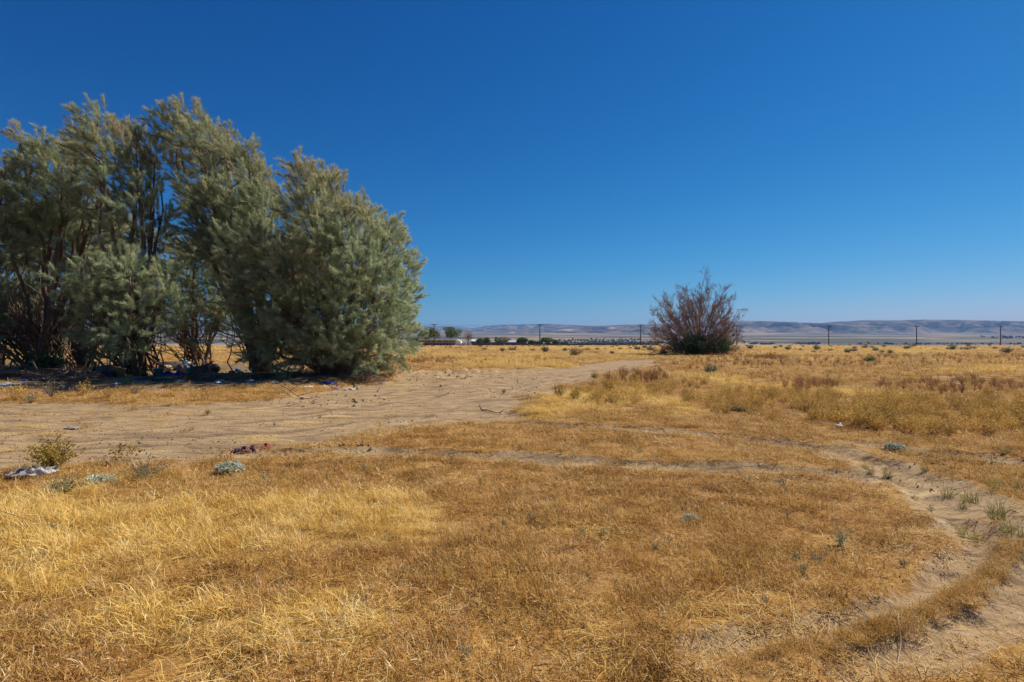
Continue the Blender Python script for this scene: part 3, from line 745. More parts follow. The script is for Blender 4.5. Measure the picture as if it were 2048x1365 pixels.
# ------------------------------------------------------------------ far trees
def foliage_cloud(b, lobes, r, per, q):
    """leaf-clump facets spread through and over the lobes of one crown"""
    for (cx, cy, cz, rx, ry, rz) in lobes:
        u = r.normal(0, 1, (per, 3)); u /= np.linalg.norm(u, axis=1)[:, None]; k = r.uniform(0.35, 1.0, per) ** 0.4 * r.uniform(0.85, 1.12, per)
        c = np.array([cx, cy, cz]) + u * k[:, None] * np.array([rx, ry, rz])
        a = r.normal(0, 1, (per, 3)); a /= np.linalg.norm(a, axis=1)[:, None]; e = np.cross(a, r.normal(0, 1, (per, 3))); e /= np.linalg.norm(e, axis=1)[:, None]
        f = np.cross(a, e); s = q * r.uniform(0.5, 1.3, per)[:, None]
        V = np.stack([c - e * s - f * s * 0.5, c + e * s - f * s * 0.4, c + f * s, ], 1).reshape(-1, 3)
        b.add(V, [(i * 3, i * 3 + 1, i * 3 + 2) for i in range(per)], np.repeat(r.uniform(0, 1, per), 3))
def far_mat(name, a, c):
    t = NT(name); return t.surf(t.mix(t.attr('bl'), a, c), 0.8, 0.15, trans=0.2)
M_FT = [far_mat('pine_green', (0.075, 0.11, 0.022), (0.18, 0.23, 0.055)), far_mat('broadleaf_green', (0.06, 0.115, 0.026), (0.15, 0.24, 0.06)),
        far_mat('dry_crown', (0.17, 0.115, 0.085), (0.34, 0.24, 0.18))]
def far_tree(px, d, top, half, label, mat, shape, seed, group='trees round the far houses', base=None):
    r = np.random.default_rng(seed); x0 = (px - 1024) / FOC * d; z0 = H1(x0, d)
    root = thing('far_tree', label, 'tree', (x0, d, z0), 0, group)
    Ht = (EYE + (HZ - top) / FOC * d - z0) * 1.08; R = half / FOC * d * 1.3
    tb = MB(); ht = Ht * (0.55 if shape != 'bush' else 0.4)
    tb.tube([(0, 0, -0.3), (0.05, 0, ht * 0.5), (0, 0.05, ht)], (0.28, 0.22, 0.12), 6)
    tops = []
    for k in range(7):
        a = k * 2.4; e = np.array([math.cos(a) * R * 0.6, math.sin(a) * R * 0.6, Ht * r.uniform(0.62, 0.9)])
        tb.tube([(0, 0, ht * r.uniform(0.5, 0.95)), tuple(e * (0.5, 0.5, 0.85)), tuple(e)], (0.10, 0.06, 0.03), 4, cap=False); tops.append(e)
    tb.build('trunk', M_BARK, root, True)
    cb = MB(); L = []
    if shape == 'dome':
        for k in range(16):
            a = k * 2.4; f = math.sqrt((k + 0.5) / 16); L.append((math.cos(a) * R * 0.72 * f, math.sin(a) * R * 0.72 * f, Ht * (0.86 - 0.40 * f ** 2), R * 0.36, R * 0.36, Ht * 0.15))
    elif shape == 'tiers':
        for k in range(13):
            a = r.uniform(0, 2 * PI); f = r.uniform(0.1, 0.75); L.append((math.cos(a) * R * f, math.sin(a) * R * f, Ht * r.uniform(0.45, 0.88), R * 0.34, R * 0.34, Ht * 0.10))
    else:
        for k in range(9):
            a = r.uniform(0, 2 * PI); f = r.uniform(0.0, 0.6); L.append((math.cos(a) * R * f, math.sin(a) * R * f, Ht * r.uniform(0.35, 0.82), R * 0.45, R * 0.45, Ht * 0.2))
    foliage_cloud(cb, L, r, 150 if shape != 'dry' else 45, 0.33 if shape != 'dry' else 0.16)
    cb.build('crown', mat, root, attr='bl')
    if shape == 'dry':
        wb = MB()
        for k in range(120):
            e = tops[k % 7]; s = e * r.uniform(0.5, 1.0); q = s + r.normal(0, 1, 3) * (R * 0.35, R * 0.35, Ht * 0.14)
            wb.tube([tuple(s), tuple(q)], (0.05, 0.02), 3, cap=False)
        tag(wb.build('twigs', M_DEAD, root), kind='stuff')
    return root
for a in [(858, 285, 657.5, 19.5, 'domed umbrella pine standing before the long low building', M_FT[0], 'dome', 41),
          (902, 312, 656, 19, 'ragged spreading pine rising behind the long low building', M_FT[0], 'tiers', 42),
          (827, 292, 671, 10, 'small olive brown tree by the far end of the long low building', M_FT[1], 'bush', 43),
          (936, 296, 660, 11, 'half bare brown tree beside the white end wall', M_FT[2], 'dry', 44),
          (958, 300, 677, 8, 'round dark green tree between the long building and the houses', M_FT[1], 'bush', 45),
          (974, 306, 675.5, 8, 'green tree with a pointed top next to a round one', M_FT[1], 'bush', 46),
          (999, 330, 677, 9, 'green tree behind the pale roofed house', M_FT[1], 'bush', 47),
          (1010, 300, 673, 8, 'tan half dead tree before the pale roofed house', M_FT[2], 'dry', 48),
          (1018, 332, 678, 6, 'small green tree peeping over the pale roof', M_FT[1], 'bush', 49),
          (1045, 300, 675.5, 11, 'broad bright green tree at the end of the grey roofed house', M_FT[1], 'bush', 50),
          (1066, 305, 681, 8, 'low dark tree between the broad green tree and the power pole', M_FT[1], 'bush', 51),
          (1081, 300, 681, 7, 'low tree tight against the power pole', M_FT[1], 'bush', 52),
          (1096, 302, 676.5, 11, 'large bushy green tree just past the power pole', M_FT[1], 'bush', 53),
          (1110, 306, 680.5, 6, 'dark tree joined to the large bushy one', M_FT[1], 'bush', 54),
          (1129, 306, 684.5, 6, 'lone low green tree at the end of the row', M_FT[1], 'bush', 55),
          (760, 300, 672, 14, 'green tree seen under the grove edge near the houses', M_FT[1], 'bush', 56),
          (600, 300, 670, 16, 'green tree hidden behind the grove', M_FT[1], 'bush', 57)]:
    far_tree(*a)

# ------------------------------------------------------------------ long low building, houses, fence
M_CREAM = simple('cream_render', (0.55, 0.46, 0.33), 0.85, 0.1, 0.12, 0.8)
M_WHITE = simple('white_paint', (0.80, 0.79, 0.76), 0.7, 0.2, 0.08, 0.7)
M_ROOFW = simple('white_roof', (0.78, 0.77, 0.74), 0.6, 0.2, 0.08, 0.5)
M_DARK = simple('dark_opening', (0.045, 0.04, 0.04), 0.5, 0.3, 0.2, 1.0)
M_ROOFG = simple('grey_shingle', (0.42, 0.42, 0.44), 0.85, 0.1, 0.15, 1.0)
M_ROOFT = simple('tan_shingle', (0.48, 0.36, 0.27), 0.85, 0.1, 0.15, 1.0)
M_FENCE = simple('weathered_board', (0.15, 0.105, 0.08), 0.9, 0.1, 0.3, 0.6)
t = NT('window_glass'); M_PANE = t.surf((0.05, 0.06, 0.075), 0.12, 0.5)
def box_part(name, mat, root, lo, hi):
    b = MB(); b.box(lo, hi); return b.build(name, mat, root)
D0 = 300.0; s1 = D0 / FOC
bx0, bx1 = (834 - 1024) * s1, (912 - 1024) * s1; bz = H1(-40, D0)
L = bx1 - bx0; Hb = 3.55
bd = thing('long_low_building', 'long low cream building with white flat roof and a row of dark openings', 'building', (bx0, D0, bz - 0.1))
box_part('wall', M_CREAM, bd, (0, 0, 0), (L, 9, Hb - 0.35))
rf = box_part('roof', M_ROOFW, bd, (-0.5, -1.1, Hb - 0.35), (L + 0.5, 9.5, Hb))
box_part('fascia', M_WHITE, rf, (-0.52, -1.16, Hb - 0.42), (L + 0.52, -1.10, Hb - 0.05))
for k in range(12):
    x = 0.6 + k * (L - 1.2) / 12; w = (L - 1.2) / 12
    o = box_part('opening', M_DARK, bd, (x + 0.25, -0.06, 0.05), (x + w - 0.12, 0.0, 1.55))
    box_part('post', M_CREAM, bd, (x - 0.02, -0.35, 0), (x + 0.16, -0.12, 1.75))
    if k % 2 == 0:
        wd = box_part('window', M_CREAM, bd, (x + 0.2, -0.05, 2.25), (x + 2 * w - 0.2, 0, 2.95)); box_part('pane', M_PANE, wd, (x + 0.3, -0.08, 2.32), (x + 2 * w - 0.3, -0.05, 2.88))
box_part('end_wall', M_WHITE, bd, (L, 0.1, 0), (L + 2.4, 8.8, Hb - 0.6))
box_part('parapet', M_WHITE, bd, (L, 0.1, Hb - 0.6), (L + 1.5, 8.8, Hb - 0.2))
box_part('canopy', M_CREAM, bd, (0.2, -0.36, 1.75), (L - 0.2, 0.0, 1.95))
wf = thing('white_yard_wall', 'low pale yard wall joined to the end of the long building', 'wall', (bx1 + 0.1, D0 - 3, bz))
box_part('panel', M_WHITE, wf, (0, 0, 0), (4.6, 0.2, 1.5)); box_part('pillar', M_WHITE, wf, (4.6, -0.2, 0), (5.5, 0.6, 1.65))
def house(px0, px1, d, eave, ridge, wall, roof, label):
    x0, x1 = (px0 - 1024) * d / FOC, (px1 - 1024) * d / FOC; z = H1(x0, d); w = x1 - x0
    h = thing('house', label, 'house', (x0, d, z), 0, 'houses along the edge of town')
    box_part('wall', wall, h, (0, 0, 0), (w, 8, eave))
    b = MB(); b.add([(-.5,-.6,eave),(w+.5,-.6,eave),(w+.5,8.6,eave),(-.5,8.6,eave),(1.2,4,ridge),(w-1.2,4,ridge)], [(0,1,5,4),(1,2,5),(2,3,4,5),(3,0,4),(3,2,1,0)])
    rf = b.build('roof', roof, h); box_part('chimney', wall, rf, (w * .7, 4.4, ridge - .4), (w * .7 + .8, 5.2, ridge + .6))
    for k in range(3):
        wd = box_part('window', M_WHITE, h, (w * (0.12 + .3 * k), -.05, 1.0), (w * (0.12 + .3 * k) + 1.4, 0, 2.1)); box_part('pane', M_PANE, wd, (w * (0.12 + .3 * k) + .1, -.08, 1.1), (w * (0.12 + .3 * k) + 1.3, -.05, 2.0))
    box_part('door', M_DARK, h, (w * .5 - .5, -.05, 0), (w * .5 + .5, 0, 2.05))
house(982, 1012, 326, 2.5, 3.9, M_CREAM, M_ROOFW, 'pale house with whitish hipped roof behind the board fence')
house(1014, 1036, 318, 2.5, 3.7, M_WHITE, M_ROOFG, 'house with light grey hipped roof beside the pale roofed one')
house(1060, 1076, 330, 2.3, 3.4, M_CREAM, M_ROOFT, 'small tan roofed house among the low trees')
house(1112, 1126, 330, 2.2, 3.3, M_CREAM, M_ROOFT, 'tan gabled outbuilding past the large bushy tree')
house(940, 952, 312, 2.6, 3.5, M_WHITE, M_ROOFW, 'white shed beside the half bare tree')
bf = thing('board_fence', 'dark weathered board fence along the edge of the field', 'fence', (0, 0, 0))
p0, p1 = np.array([(946 - 1024) * 296 / FOC, 296.0]), np.array([(1300 - 1024) * 300 / FOC, 300.0]); npan = 40; one = None
step = np.linalg.norm(p1 - p0) / npan
for k in range(npan):
    q = p0 + (p1 - p0) * (k + 0.5) / npan; hgt = 1.9 if k < 12 else 1.15
    zz = max(H1(*(p0 + (p1 - p0) * k / npan)), H1(*q))
    if one is None or k == 12: b = MB(); b.box((-step / 2 + .02, -.04, -0.3), (step / 2 - .02, .04, hgt)); one = b.build('panel', M_FENCE, bf); o = one
    else: o = one.copy(); COL.objects.link(o)
    o.location = (q[0], q[1], zz); o.rotation_euler = (0, RNG.normal(0, 0.004), 0)

# ------------------------------------------------------------------ power poles, wires, post fence
M_POLE = simple('pole_wood', (0.11, 0.075, 0.055), 0.85, 0.1, 0.25, 1.5)
M_WIRE = simple('wire', (0.05, 0.05, 0.055), 0.6, 0.3, 0.1)
M_INS = simple('insulator', (0.10, 0.09, 0.09), 0.3, 0.5, 0.1)
Z0 = 267.0; pole_xy = [((-0.137 + i * 0.1872) * Z0, Z0 * (1 + 0.0247 * i)) for i in range(-3, 10)]
line_dir = math.atan2(0.0247, 0.1872)
def make_pole(h):
    root = thing('power_pole', 'brown wooden power pole with a crossarm at the far side of the field', 'power pole', (0, 0, 0), 0, 'power poles along the far edge of the field')
    b = MB(); b.tube([(0, 0, -1), (0, 0, h * 0.5), (0, 0, h)], (0.27, 0.24, 0.19), 8); b.build('pole', M_POLE, root, True)
    b = MB(); b.box((-1.5, -0.22, h - 0.55), (1.5, -0.04 - .16, h - 0.35)); arm = b.build('crossarm', M_POLE, root)
    for x in (-1.35, -0.5, 0.5, 1.35):
        b = MB(); b.tube([(x, -0.21, h - 0.36), (x, -0.21, h - 0.22), (x, -0.21, h - 0.1)], (0.05, 0.09, 0.04), 6); b.build('insulator', M_INS, arm)
    for x in (-0.8, 0.8):
        b = MB(); b.tube([(x, -0.23, h - 0.56), (0, -0.24, h - 1.4)], (0.03, 0.03), 4); b.build('brace', M_INS, root)
    return root
PH = 10.6; pole = make_pole(PH)
tops = []
for i, (x, y) in enumerate(pole_xy):
    o = pole if i == 0 else copy_tree(pole)
    o['label'] = {3: 'brown power pole rising beside the domed umbrella pine', 4: 'brown power pole next to the large bushy green tree', 5: 'brown power pole where the board fence ends',
                  6: 'brown power pole seen through the twigs of the leafless tree'}.get(i, 'brown power pole with a crossarm standing at the far wire fence')
    z = H1(x, y); o.location = (x, y, z); o.rotation_euler = (0, 0, line_dir + 0.15 * math.sin(i * 2.1)); tops.append(np.array([x, y, z]))
for k, (off, hh, sag, lab) in enumerate([(-1.35, PH - 0.1, 0.9, 'upper overhead wire on the far side of the crossarms'), (1.35, PH - 0.1, 0.9, 'upper overhead wire on the near side of the crossarms'),
                                         (0.0, PH - 5.6, 1.3, 'thick communication cable sagging halfway up the power poles')]):
    b = MB(); pts = []; nrm = np.array([-math.sin(line_dir), math.cos(line_dir), 0]) * -off * 0.3 + np.array([off * 0.9, 0, 0])
    for a, c in zip(tops[:-1], tops[1:]):
        for f in np.linspace(0, 1, 9)[:-1]:
            p = a + (c - a) * f + nrm; p[2] += hh - 4 * sag * f * (1 - f); pts.append(p)
    b.tube(pts, 0.022 if k < 2 else 0.045, 3); o = b.build('overhead_wire', M_WIRE)
    tag(o, lab, 'wire', 'wires on the power poles')
fn = thing('wire_fence', 'thin post and wire fence along the far rim of the field', 'fence', (0, 0, 0)); first = None; fp = []
for k in range(46):
    x = (1490 - 1024 + k * 16.7) * 300 / FOC; y = 301 + 0.05 * (x - 120); z = H1(x, y); fp.append((x, y, z))
    if first is None: b = MB(); b.tube([(0, 0, -0.3), (0, 0, 1.55)], (0.09, 0.08), 5); first = b.build('post', M_POLE, fn); o = first
    else: o = first.copy(); COL.objects.link(o)
    o.location = (x, y, z); o.rotation_euler = (RNG.normal(0, 0.05), RNG.normal(0, 0.06), 0); o.scale = (1, 1, RNG.uniform(0.8, 1.15))
for hgt in (0.6, 1.25):
    b = MB(); b.tube([(x, y - 0.1, z + hgt) for x, y, z in fp], 0.012, 3); b.build('strand', M_WIRE, fn)

# ------------------------------------------------------------------ far woodland dots of the valley
r = np.random.default_rng(77); b = MB()
for (pxa, pxb, pya, pyb, cnt, sz) in [(1105, 1280, 679, 688, 230, 3.4), (1160, 1320, 687, 690, 200, 4), (1500, 1550, 688, 690, 40, 4), (1590, 1640, 688, 690, 50, 4), (1700, 2048, 688.5, 690, 60, 4), (1960, 2048, 674, 679, 26, 6), (1120, 1500, 684, 689, 120, 4)]:
    for _ in range(cnt):
        px, py = r.uniform(pxa, pxb), r.uniform(pya, pyb)
        d = 1500.0
        for _it in range(60):                                   # where this line of sight meets the plain
            z = EYE + (HZ - py) / FOC * d
            if float(valley_z(np.array([(px - 1024) / FOC * d]), np.array([d]))[0]) >= z: break
            d *= 1.025
        x = (px - 1024) / FOC * d; z = float(valley_z(np.array([x]), np.array([d]))[0]); s = sz * r.uniform(0.5, 1.2)
        for _k in range(3):
            u = r.normal(0, 1, (7, 3)); u /= np.linalg.norm(u, axis=1)[:, None]
            c = np.array([x, d, z + s * 0.5]) + r.normal(0, s * 0.45, 3) * (1.4, 1, 0.3)
            V = c + np.array([(0,0,1),(1,0,.2),(.2,1,.1),(-1,.1,.2),(-.1,-1,.2),(0,0,-.7)]) * s * r.uniform(0.6, 1.0, (6, 1))
            b.add(V, [(0,1,2),(0,2,3),(0,3,4),(0,4,1),(5,2,1),(5,3,2),(5,4,3),(5,1,4)], r.uniform(0, 1))
tag(b.build('far_woodland', far_mat('valley_tree', (0.035, 0.045, 0.03), (0.08, 0.09, 0.06)), attr='bl'), 'scattered dark trees on the valley floor', 'trees', kind='stuff')

# ------------------------------------------------------------------ weeds, shrubs and small plants
def weed_mesh(seed, twigs=26, w=0.4, h=0.4, leaves=9, leaf=0.012, tw=0.0025, droop=0.0, spread=0.9, tipbias=0.35, wind=0.0):
    """branching plant: thin twigs from one foot, small leaves along them (bl below 0.2 marks the twigs)"""
    r = np.random.default_rng(seed); V = []; F = []; A = []; n = 0
    def ribbon(P, wd):
        nonlocal n
        S = np.array([r.normal(), r.normal(), 0.2 * r.normal()]); S /= np.linalg.norm(S)
        for k, p in enumerate(P):
            q = wd * (1 - 0.7 * k / (len(P) - 1)); V.extend([p - S * q, p + S * q]); A.extend([0.08, 0.08])
        for k in range(len(P) - 1): F.append((n + 2*k, n + 2*k + 1, n + 2*k + 3, n + 2*k + 2))
        n += 2 * len(P)
    for i in range(twigs):
        a = r.uniform(0, 2 * PI); rad = math.sqrt(r.uniform(0.02, 1)) * spread
        tip = np.array([math.cos(a) * rad * w / 2 - wind * h, math.sin(a) * rad * w / 2, h * (1 - 0.55 * rad ** 2) * r.uniform(0.6, 1.05)])
        mid = tip * (0.42, 0.42, 0.55) + r.normal(0, 0.04, 3) * w
        s = np.linspace(0, 1, 6)[:, None]; P = (1 - s) ** 2 * np.array([0, 0, -0.01]) + 2 * s * (1 - s) * mid + s ** 2 * tip
        P[:, 2] -= droop * s[:, 0] ** 3 * h; ribbon(P, tw)
        for j in range(leaves):
            f = r.uniform(tipbias, 1.0) * 4.99; k = int(f); b = P[k] + (P[k + 1] - P[k]) * (f - k)
            d = r.normal(0, 1, 3) + np.array([0, 0, 0.4]); d /= np.linalg.norm(d); e = np.cross(d, r.normal(0, 1, 3)); e /= np.linalg.norm(e) + 1e-6
            c0 = b + d * leaf * r.uniform(0.2, 2.2); L = leaf * r.uniform(0.7, 1.5)
            V.extend([c0 - d * L, c0 + e * L * 0.55, c0 + d * L, c0 - e * L * 0.55]); F.append((n, n + 1, n + 2, n + 3)); A.extend([r.uniform(0.25, 1.0)] * 4); n += 4
    return np.array(V), F, np.array(A)
def plant_mat(name, twig, a, b, trans=0.25):
    t = NT(name); bl = t.attr('bl'); c = t.ramp(bl, [(0.12, twig), (0.22, a), (0.95, b)])
    ti = t.n('ShaderNodeObjectInfo').outputs['Random']
    h = t.n('ShaderNodeHueSaturation'); t.l(c, h.inputs['Color']); t.l(t.math('ADD', t.math('MULTIPLY', ti, 0.5), 0.75), h.inputs['Value'])
    return t.surf(h.outputs[0], 0.75, 0.15, trans=trans)
M_YEL = plant_mat('yellowing_weed', (0.33, 0.22, 0.08), (0.26, 0.17, 0.025), (0.50, 0.36, 0.07))
M_OLV = plant_mat('olive_weed', (0.42, 0.25, 0.08), (0.40, 0.24, 0.045), (0.78, 0.53, 0.16))
M_RUST = plant_mat('rusty_weed', (0.30, 0.16, 0.08), (0.32, 0.155, 0.06), (0.52, 0.29, 0.12))
M_BLUE = plant_mat('blue_green_weed', (0.22, 0.20, 0.11), (0.13, 0.155, 0.095), (0.28, 0.31, 0.20))
M_PALE = plant_mat('pale_mullein', (0.24, 0.22, 0.13), (0.36, 0.39, 0.29), (0.66, 0.68, 0.53))
M_SAGE = plant_mat('sagebrush', (0.17, 0.135, 0.09), (0.14, 0.14, 0.095), (0.31, 0.30, 0.21))
M_TUMB = plant_mat('green_tumbleweed', (0.12, 0.14, 0.06), (0.07, 0.15, 0.05), (0.16, 0.27, 0.10))
M_TUFT = plant_mat('green_tuft', (0.30, 0.25, 0.09), (0.22, 0.20, 0.055), (0.50, 0.42, 0.14))
M_BROWN = plant_mat('dead_brush', (0.13, 0.085, 0.06), (0.14, 0.09, 0.065), (0.28, 0.19, 0.14))

source_set('weed_olive', [weed_mesh(s, 30, 0.55, 0.42, 10, 0.014, 0.003) for s in range(500, 504)], M_OLV)
source_set('weed_rust', [weed_mesh(s, 30, 0.40, 0.50, 9, 0.011, 0.004) for s in range(510, 514)], M_RUST)
def scatter_weeds(name, key, zones, label, size, cat='weeds'):
    X, Y, S = [], [], []
    for (cx, cy, rx, ry, n, s) in zones:
        k = 0
        while k < n:
            px, py = RNG.uniform(cx - rx, cx + rx), RNG.uniform(cy - ry, cy + ry)
            if ((px - cx) / rx) ** 2 + ((py - cy) / ry) ** 2 > 1: continue
            x, y = G(px, max(py, 689)); k += 1
            X.append(x); Y.append(y); S.append(s * RNG.uniform(0.6, 1.3))
    X, Y, S = np.array(X), np.array(Y), np.array(S)
    ok = (road_mask(X, Y) < 0.35) & (track_mask(X, Y) < 0.3); X, Y, S = X[ok], Y[ok], S[ok] * size; n = len(X)
    rot = np.stack([RNG.normal(0, .1, n), RNG.normal(0, .1, n), RNG.uniform(0, 2 * PI, n)], 1)
    return tag(scatter(name, key, np.stack([X, Y, height(X, Y)], 1), rot, np.repeat(S[:, None], 3, 1), RNG.uniform(0, 1, n)), label, cat)
scatter_weeds('olive_weeds', 'weed_olive', [(1650, 815, 250, 32, 150, 0.8), (1880, 838, 220, 36, 190, 0.8), (1900, 800, 200, 24, 80, 0.75), (1250, 790, 90, 22, 50, 0.9),
              (1500, 800, 150, 20, 60, 0.8), (1300, 770, 130, 12, 50, 0.8), (1170, 800, 60, 18, 12, 0.8), (1700, 760, 350, 20, 150, 0.6), (2150, 830, 120, 40, 80, 1.0)],
              'dense yellow olive weeds standing in the dry field', 1.0)
scatter_weeds('rust_weeds', 'weed_rust', [(1270, 757, 70, 10, 60, 1.0), (1530, 720, 40, 6, 60, 1.2), (1620, 775, 60, 10, 40, 0.9), (1450, 715, 120, 8, 100, 1.0), (1700, 725, 350, 12, 260, 0.9),
              (860, 722, 60, 8, 70, 1.0), (1400, 732, 150, 8, 60, 0.8), (1900, 715, 160, 8, 120, 1.0), (780, 745, 50, 8, 30, 0.7), (1000, 722, 120, 8, 60, 0.9), (1900, 775, 150, 14, 70, 0.8)],
              'rust brown dead weeds scattered through the field', 1.0)

def one_plant(name, label, cat, px, py, mesh, mat, scale=1.0, group=None, rz=None, cache={}):
    """a plant that is one small mesh; alike plants share mesh data"""
    key = (name, id(mesh[0]))
    if key not in cache:
        me = bpy.data.meshes.new(name); me.from_pydata(mesh[0], [], mesh[1]); at = me.attributes.new('bl', 'FLOAT', 'POINT')
        at.data.foreach_set('value', mesh[2].astype(np.float32)); me.materials.append(mat); me.update(); cache[key] = me
    x, y = G(px, py); o = link(name, cache[key], None, (x, y, H1(x, y)))
    o.rotation_euler = (RNG.normal(0, 0.05), RNG.normal(0, 0.05), RNG.uniform(0, 6.28) if rz is None else rz)
    scale = scale * (0.62 if name == 'weed_sprig' else 1.0); o.scale = (scale, scale, scale * RNG.uniform(0.9, 1.1))
    return tag(o, label, cat, group)
def split_plant(name, label, cat, px, py, seed, mat, group=None, **kw):
    """a larger plant with its stems and its foliage as parts"""
    v, f, a = weed_mesh(seed, **kw); x, y = G(px, py); root = thing(name, label, cat, (x, y, H1(x, y)), 0, group)
    tw = [q for q in f if a[q[0]] < 0.2]; lf = [q for q in f if a[q[0]] >= 0.2]
    for nm, fs in (('stems', tw), ('foliage', lf)):
        ids = sorted({i for q in fs for i in q}); mp = {i: k for k, i in enumerate(ids)}
        b = MB(); b.add(v[ids], [tuple(mp[i] for i in q) for q in fs], a[ids]); tag(b.build(nm, mat, root, attr='bl'), kind='stuff')
    return root
split_plant('yellow_bush', 'rounded yellow green weed bush beside the torn white plastic', 'bush', 105, 946, 601, M_YEL, twigs=120, w=0.80, h=0.46, leaves=16, leaf=0.013, tw=0.003)
split_plant('spindly_weed', 'spindly open yellow weed with bare lower stems by the dirt road', 'weed', 252, 926, 602, M_YEL, twigs=22, w=0.50, h=0.34, leaves=12, leaf=0.014, tw=0.0022, tipbias=0.72)
for k, (px, py, w, h, lab) in enumerate([(290, 962, .75, .30, 'wispy blue green weed mat between the pale mulleins'), (130, 985, .6, .20, 'wispy blue green weed growing over the torn plastic'),
        (1680, 1090, .26, .15, 'largest feathery blue green weed in the brown grass oval')]):
    split_plant('feathery_weed', lab, 'weed', px, py, 610 + k, M_BLUE, twigs=70 if k < 2 else 26, w=w, h=h, leaves=11 if k < 2 else 7, leaf=0.008, tw=0.0018)
for k, (px, py, w, h, lab) in enumerate([(460, 947, .40, .15, 'rounded pale mint mullein mound beside the dirt road'), (205, 968, .36, .08, 'flat tilted pale mullein in the golden grass'),
        (1381, 1036, .15, .05, 'small pale mullein rosette in the brown grass oval'), (1790, 904, .33, .09, 'pale mullein rosette on the bare strip between the ruts')]):
    split_plant('pale_mullein', lab, 'weed', px, py, 620 + k, M_PALE, twigs=90, w=w, h=h, leaves=9, leaf=0.016 if k < 2 or k == 3 else 0.010, tw=0.002, tipbias=0.8)
sprig = [weed_mesh(s, 16, 0.20, 0.16, 12, 0.008, 0.0016) for s in range(640, 644)]
for i, (px, py, s) in enumerate([(100,1066,1.1),(530,962,1),(605,930,1),(655,958,.8),(728,940,1.1),(822,922,.9),(905,925,.8),(962,965,1),(1010,1050,.9),(1065,1040,1.1),(1122,912,.9),(1280,908,1.2),(1498,968,1),(1565,978,1.2),
        (1165,1070,.8),(1205,1075,1),(1590,1118,1.1),(1638,1120,1.2),(1605,1150,1),(1530,1210,.7),(1382,1142,.5),(1310,1098,.7),(1808,1142,.8),(1862,1030,1),(1575,1030,.7),(930,1310,.9),(560,1175,.5),(440,915,.8),
        (1040,905,.9),(1195,860,1),(1230,865,.9),(640,828,.9),(930,865,.8),(1335,865,.9),(60,1000,1),(380,990,.9),(820,960,.7),(1450,1150,.6),(1340,1080,.7),(85,1120,.9),(390,1185,.5)]):
    one_plant('weed_sprig', 'small blue green weed sprig standing in the dry grass', 'weed', px, py, sprig[i % 4], M_BLUE, s, 'blue green weed sprigs in the grass')
tuft = [blades(60, 0.05, (0.06, 0.17), 0.55, 0.5, 0.0022, STEM, 0.3, seed=s) for s in range(660, 663)]
tuft = [(v, f, 0.3 + 0.7 * a) for v, f, a in tuft]
for i, (px, py, s) in enumerate([(1895,994,1),(1940,1006,1.5),(2010,1094,1.0),(2044,1100,.8),(1988,978,1.1),(1772,950,1),(1742,948,.8),(1926,1018,.7),(2036,980,1.1),(1862,884,1),(2012,908,1.3),(1925,1074,.7),(1948,1082,.7),
        (1730,935,.7),(1990,985,1),(1850,945,.8),(1995,1030,1.1),(1830,1000,.6),(1310,945,.6),(1250,925,.6),(2000,1060,1.2),(1960,905,.9)]):
    one_plant('green_tuft', 'short yellow green grass tuft along the wheel rut', 'grass tuft', px, py, tuft[i % 3], M_TUFT, s, 'green tufts along the ruts')
# sagebrush of the far field
sage = [weed_mesh(s, 60, 1.6, 0.9, 14, 0.045, 0.010) for s in range(680, 684)]
spots = [(970,702),(1005,705),(1025,703),(1065,704),(1090,706),(1130,704),(1175,703),(1195,702),(1210,700),(1240,701),(1260,700),(1285,702),(1300,704),(1550,698),(1575,699),(1590,699),(1633,702),(1627,707),(1710,699),(1730,698),
         (1765,706),(1780,707),(1812,700),(1840,700),(1870,702),(1905,703),(1925,701),(1935,704),(1990,700),(2038,703),(2015,708),(1500,700),(1520,697),(2046,697),(1660,704),(1695,707)]
rs = np.random.default_rng(5)
spots += [(rs.uniform(780, 2080), 692.5 + rs.exponential(3.2)) for _ in range(110)]
for i, (px, py) in enumerate(spots):
    if 1300 < px < 1480 and py > 700: continue
    one_plant('sagebrush', 'grey green sagebrush clump in the far dry field', 'shrub', px, py, sage[i % 4], M_SAGE, rs.uniform(0.6, 1.45), 'sagebrush clumps before the far fence')
one_plant('tumbleweed', 'fresh green tumbleweed alone in the rust brown field', 'shrub', 1740, 728, sage[0], M_TUMB, 0.75)
one_plant('tumbleweed', 'small bright green tumbleweed beside the dark dead brush', 'shrub', 1143, 713, sage[1], M_TUMB, 0.5)
one_plant('tumbleweed', 'blue green bush before the golden tussocks', 'shrub', 1422, 748, weed_mesh(691, 60, 0.9, 0.55, 14, 0.03, 0.007), M_BLUE, 1.0)
one_plant('tumbleweed', 'flat green weed near the crumpled white cloth', 'shrub', 1960, 765, weed_mesh(692, 60, 0.9, 0.3, 14, 0.03, 0.006), M_TUMB, 0.55)
one_plant('dead_bush', 'dark brown dead brush beside the small green tumbleweed', 'shrub', 1152, 714, weed_mesh(693, 90, 2.6, 1.2, 12, 0.04, 0.014), M_BROWN, 1.0)
yw = [weed_mesh(s, 40, 0.55, 0.45, 14, 0.017, 0.003) for s in (694, 695, 696)]
for i, (px, py, lab) in enumerate([(1118, 795, 'yellow green weed at the rim of the dirt road'), (1152, 803, 'yellowish weed next to another on the rim of the dirt road'), (1215, 790, 'tall yellow green weed among the golden tussocks'),
                       (1190, 755, 'yellow weed where the dirt road narrows'), (1008, 783, 'tiny yellow weed tuft alone on the dirt road'), (415, 822, 'low yellow weed strip on the dirt road before the grove')]):
    one_plant('yellow_weed', lab, 'weed', px, py, yw[i % 3], M_YEL, (1, 1, 1.2, 1.1, 0.45, 0.4)[i])
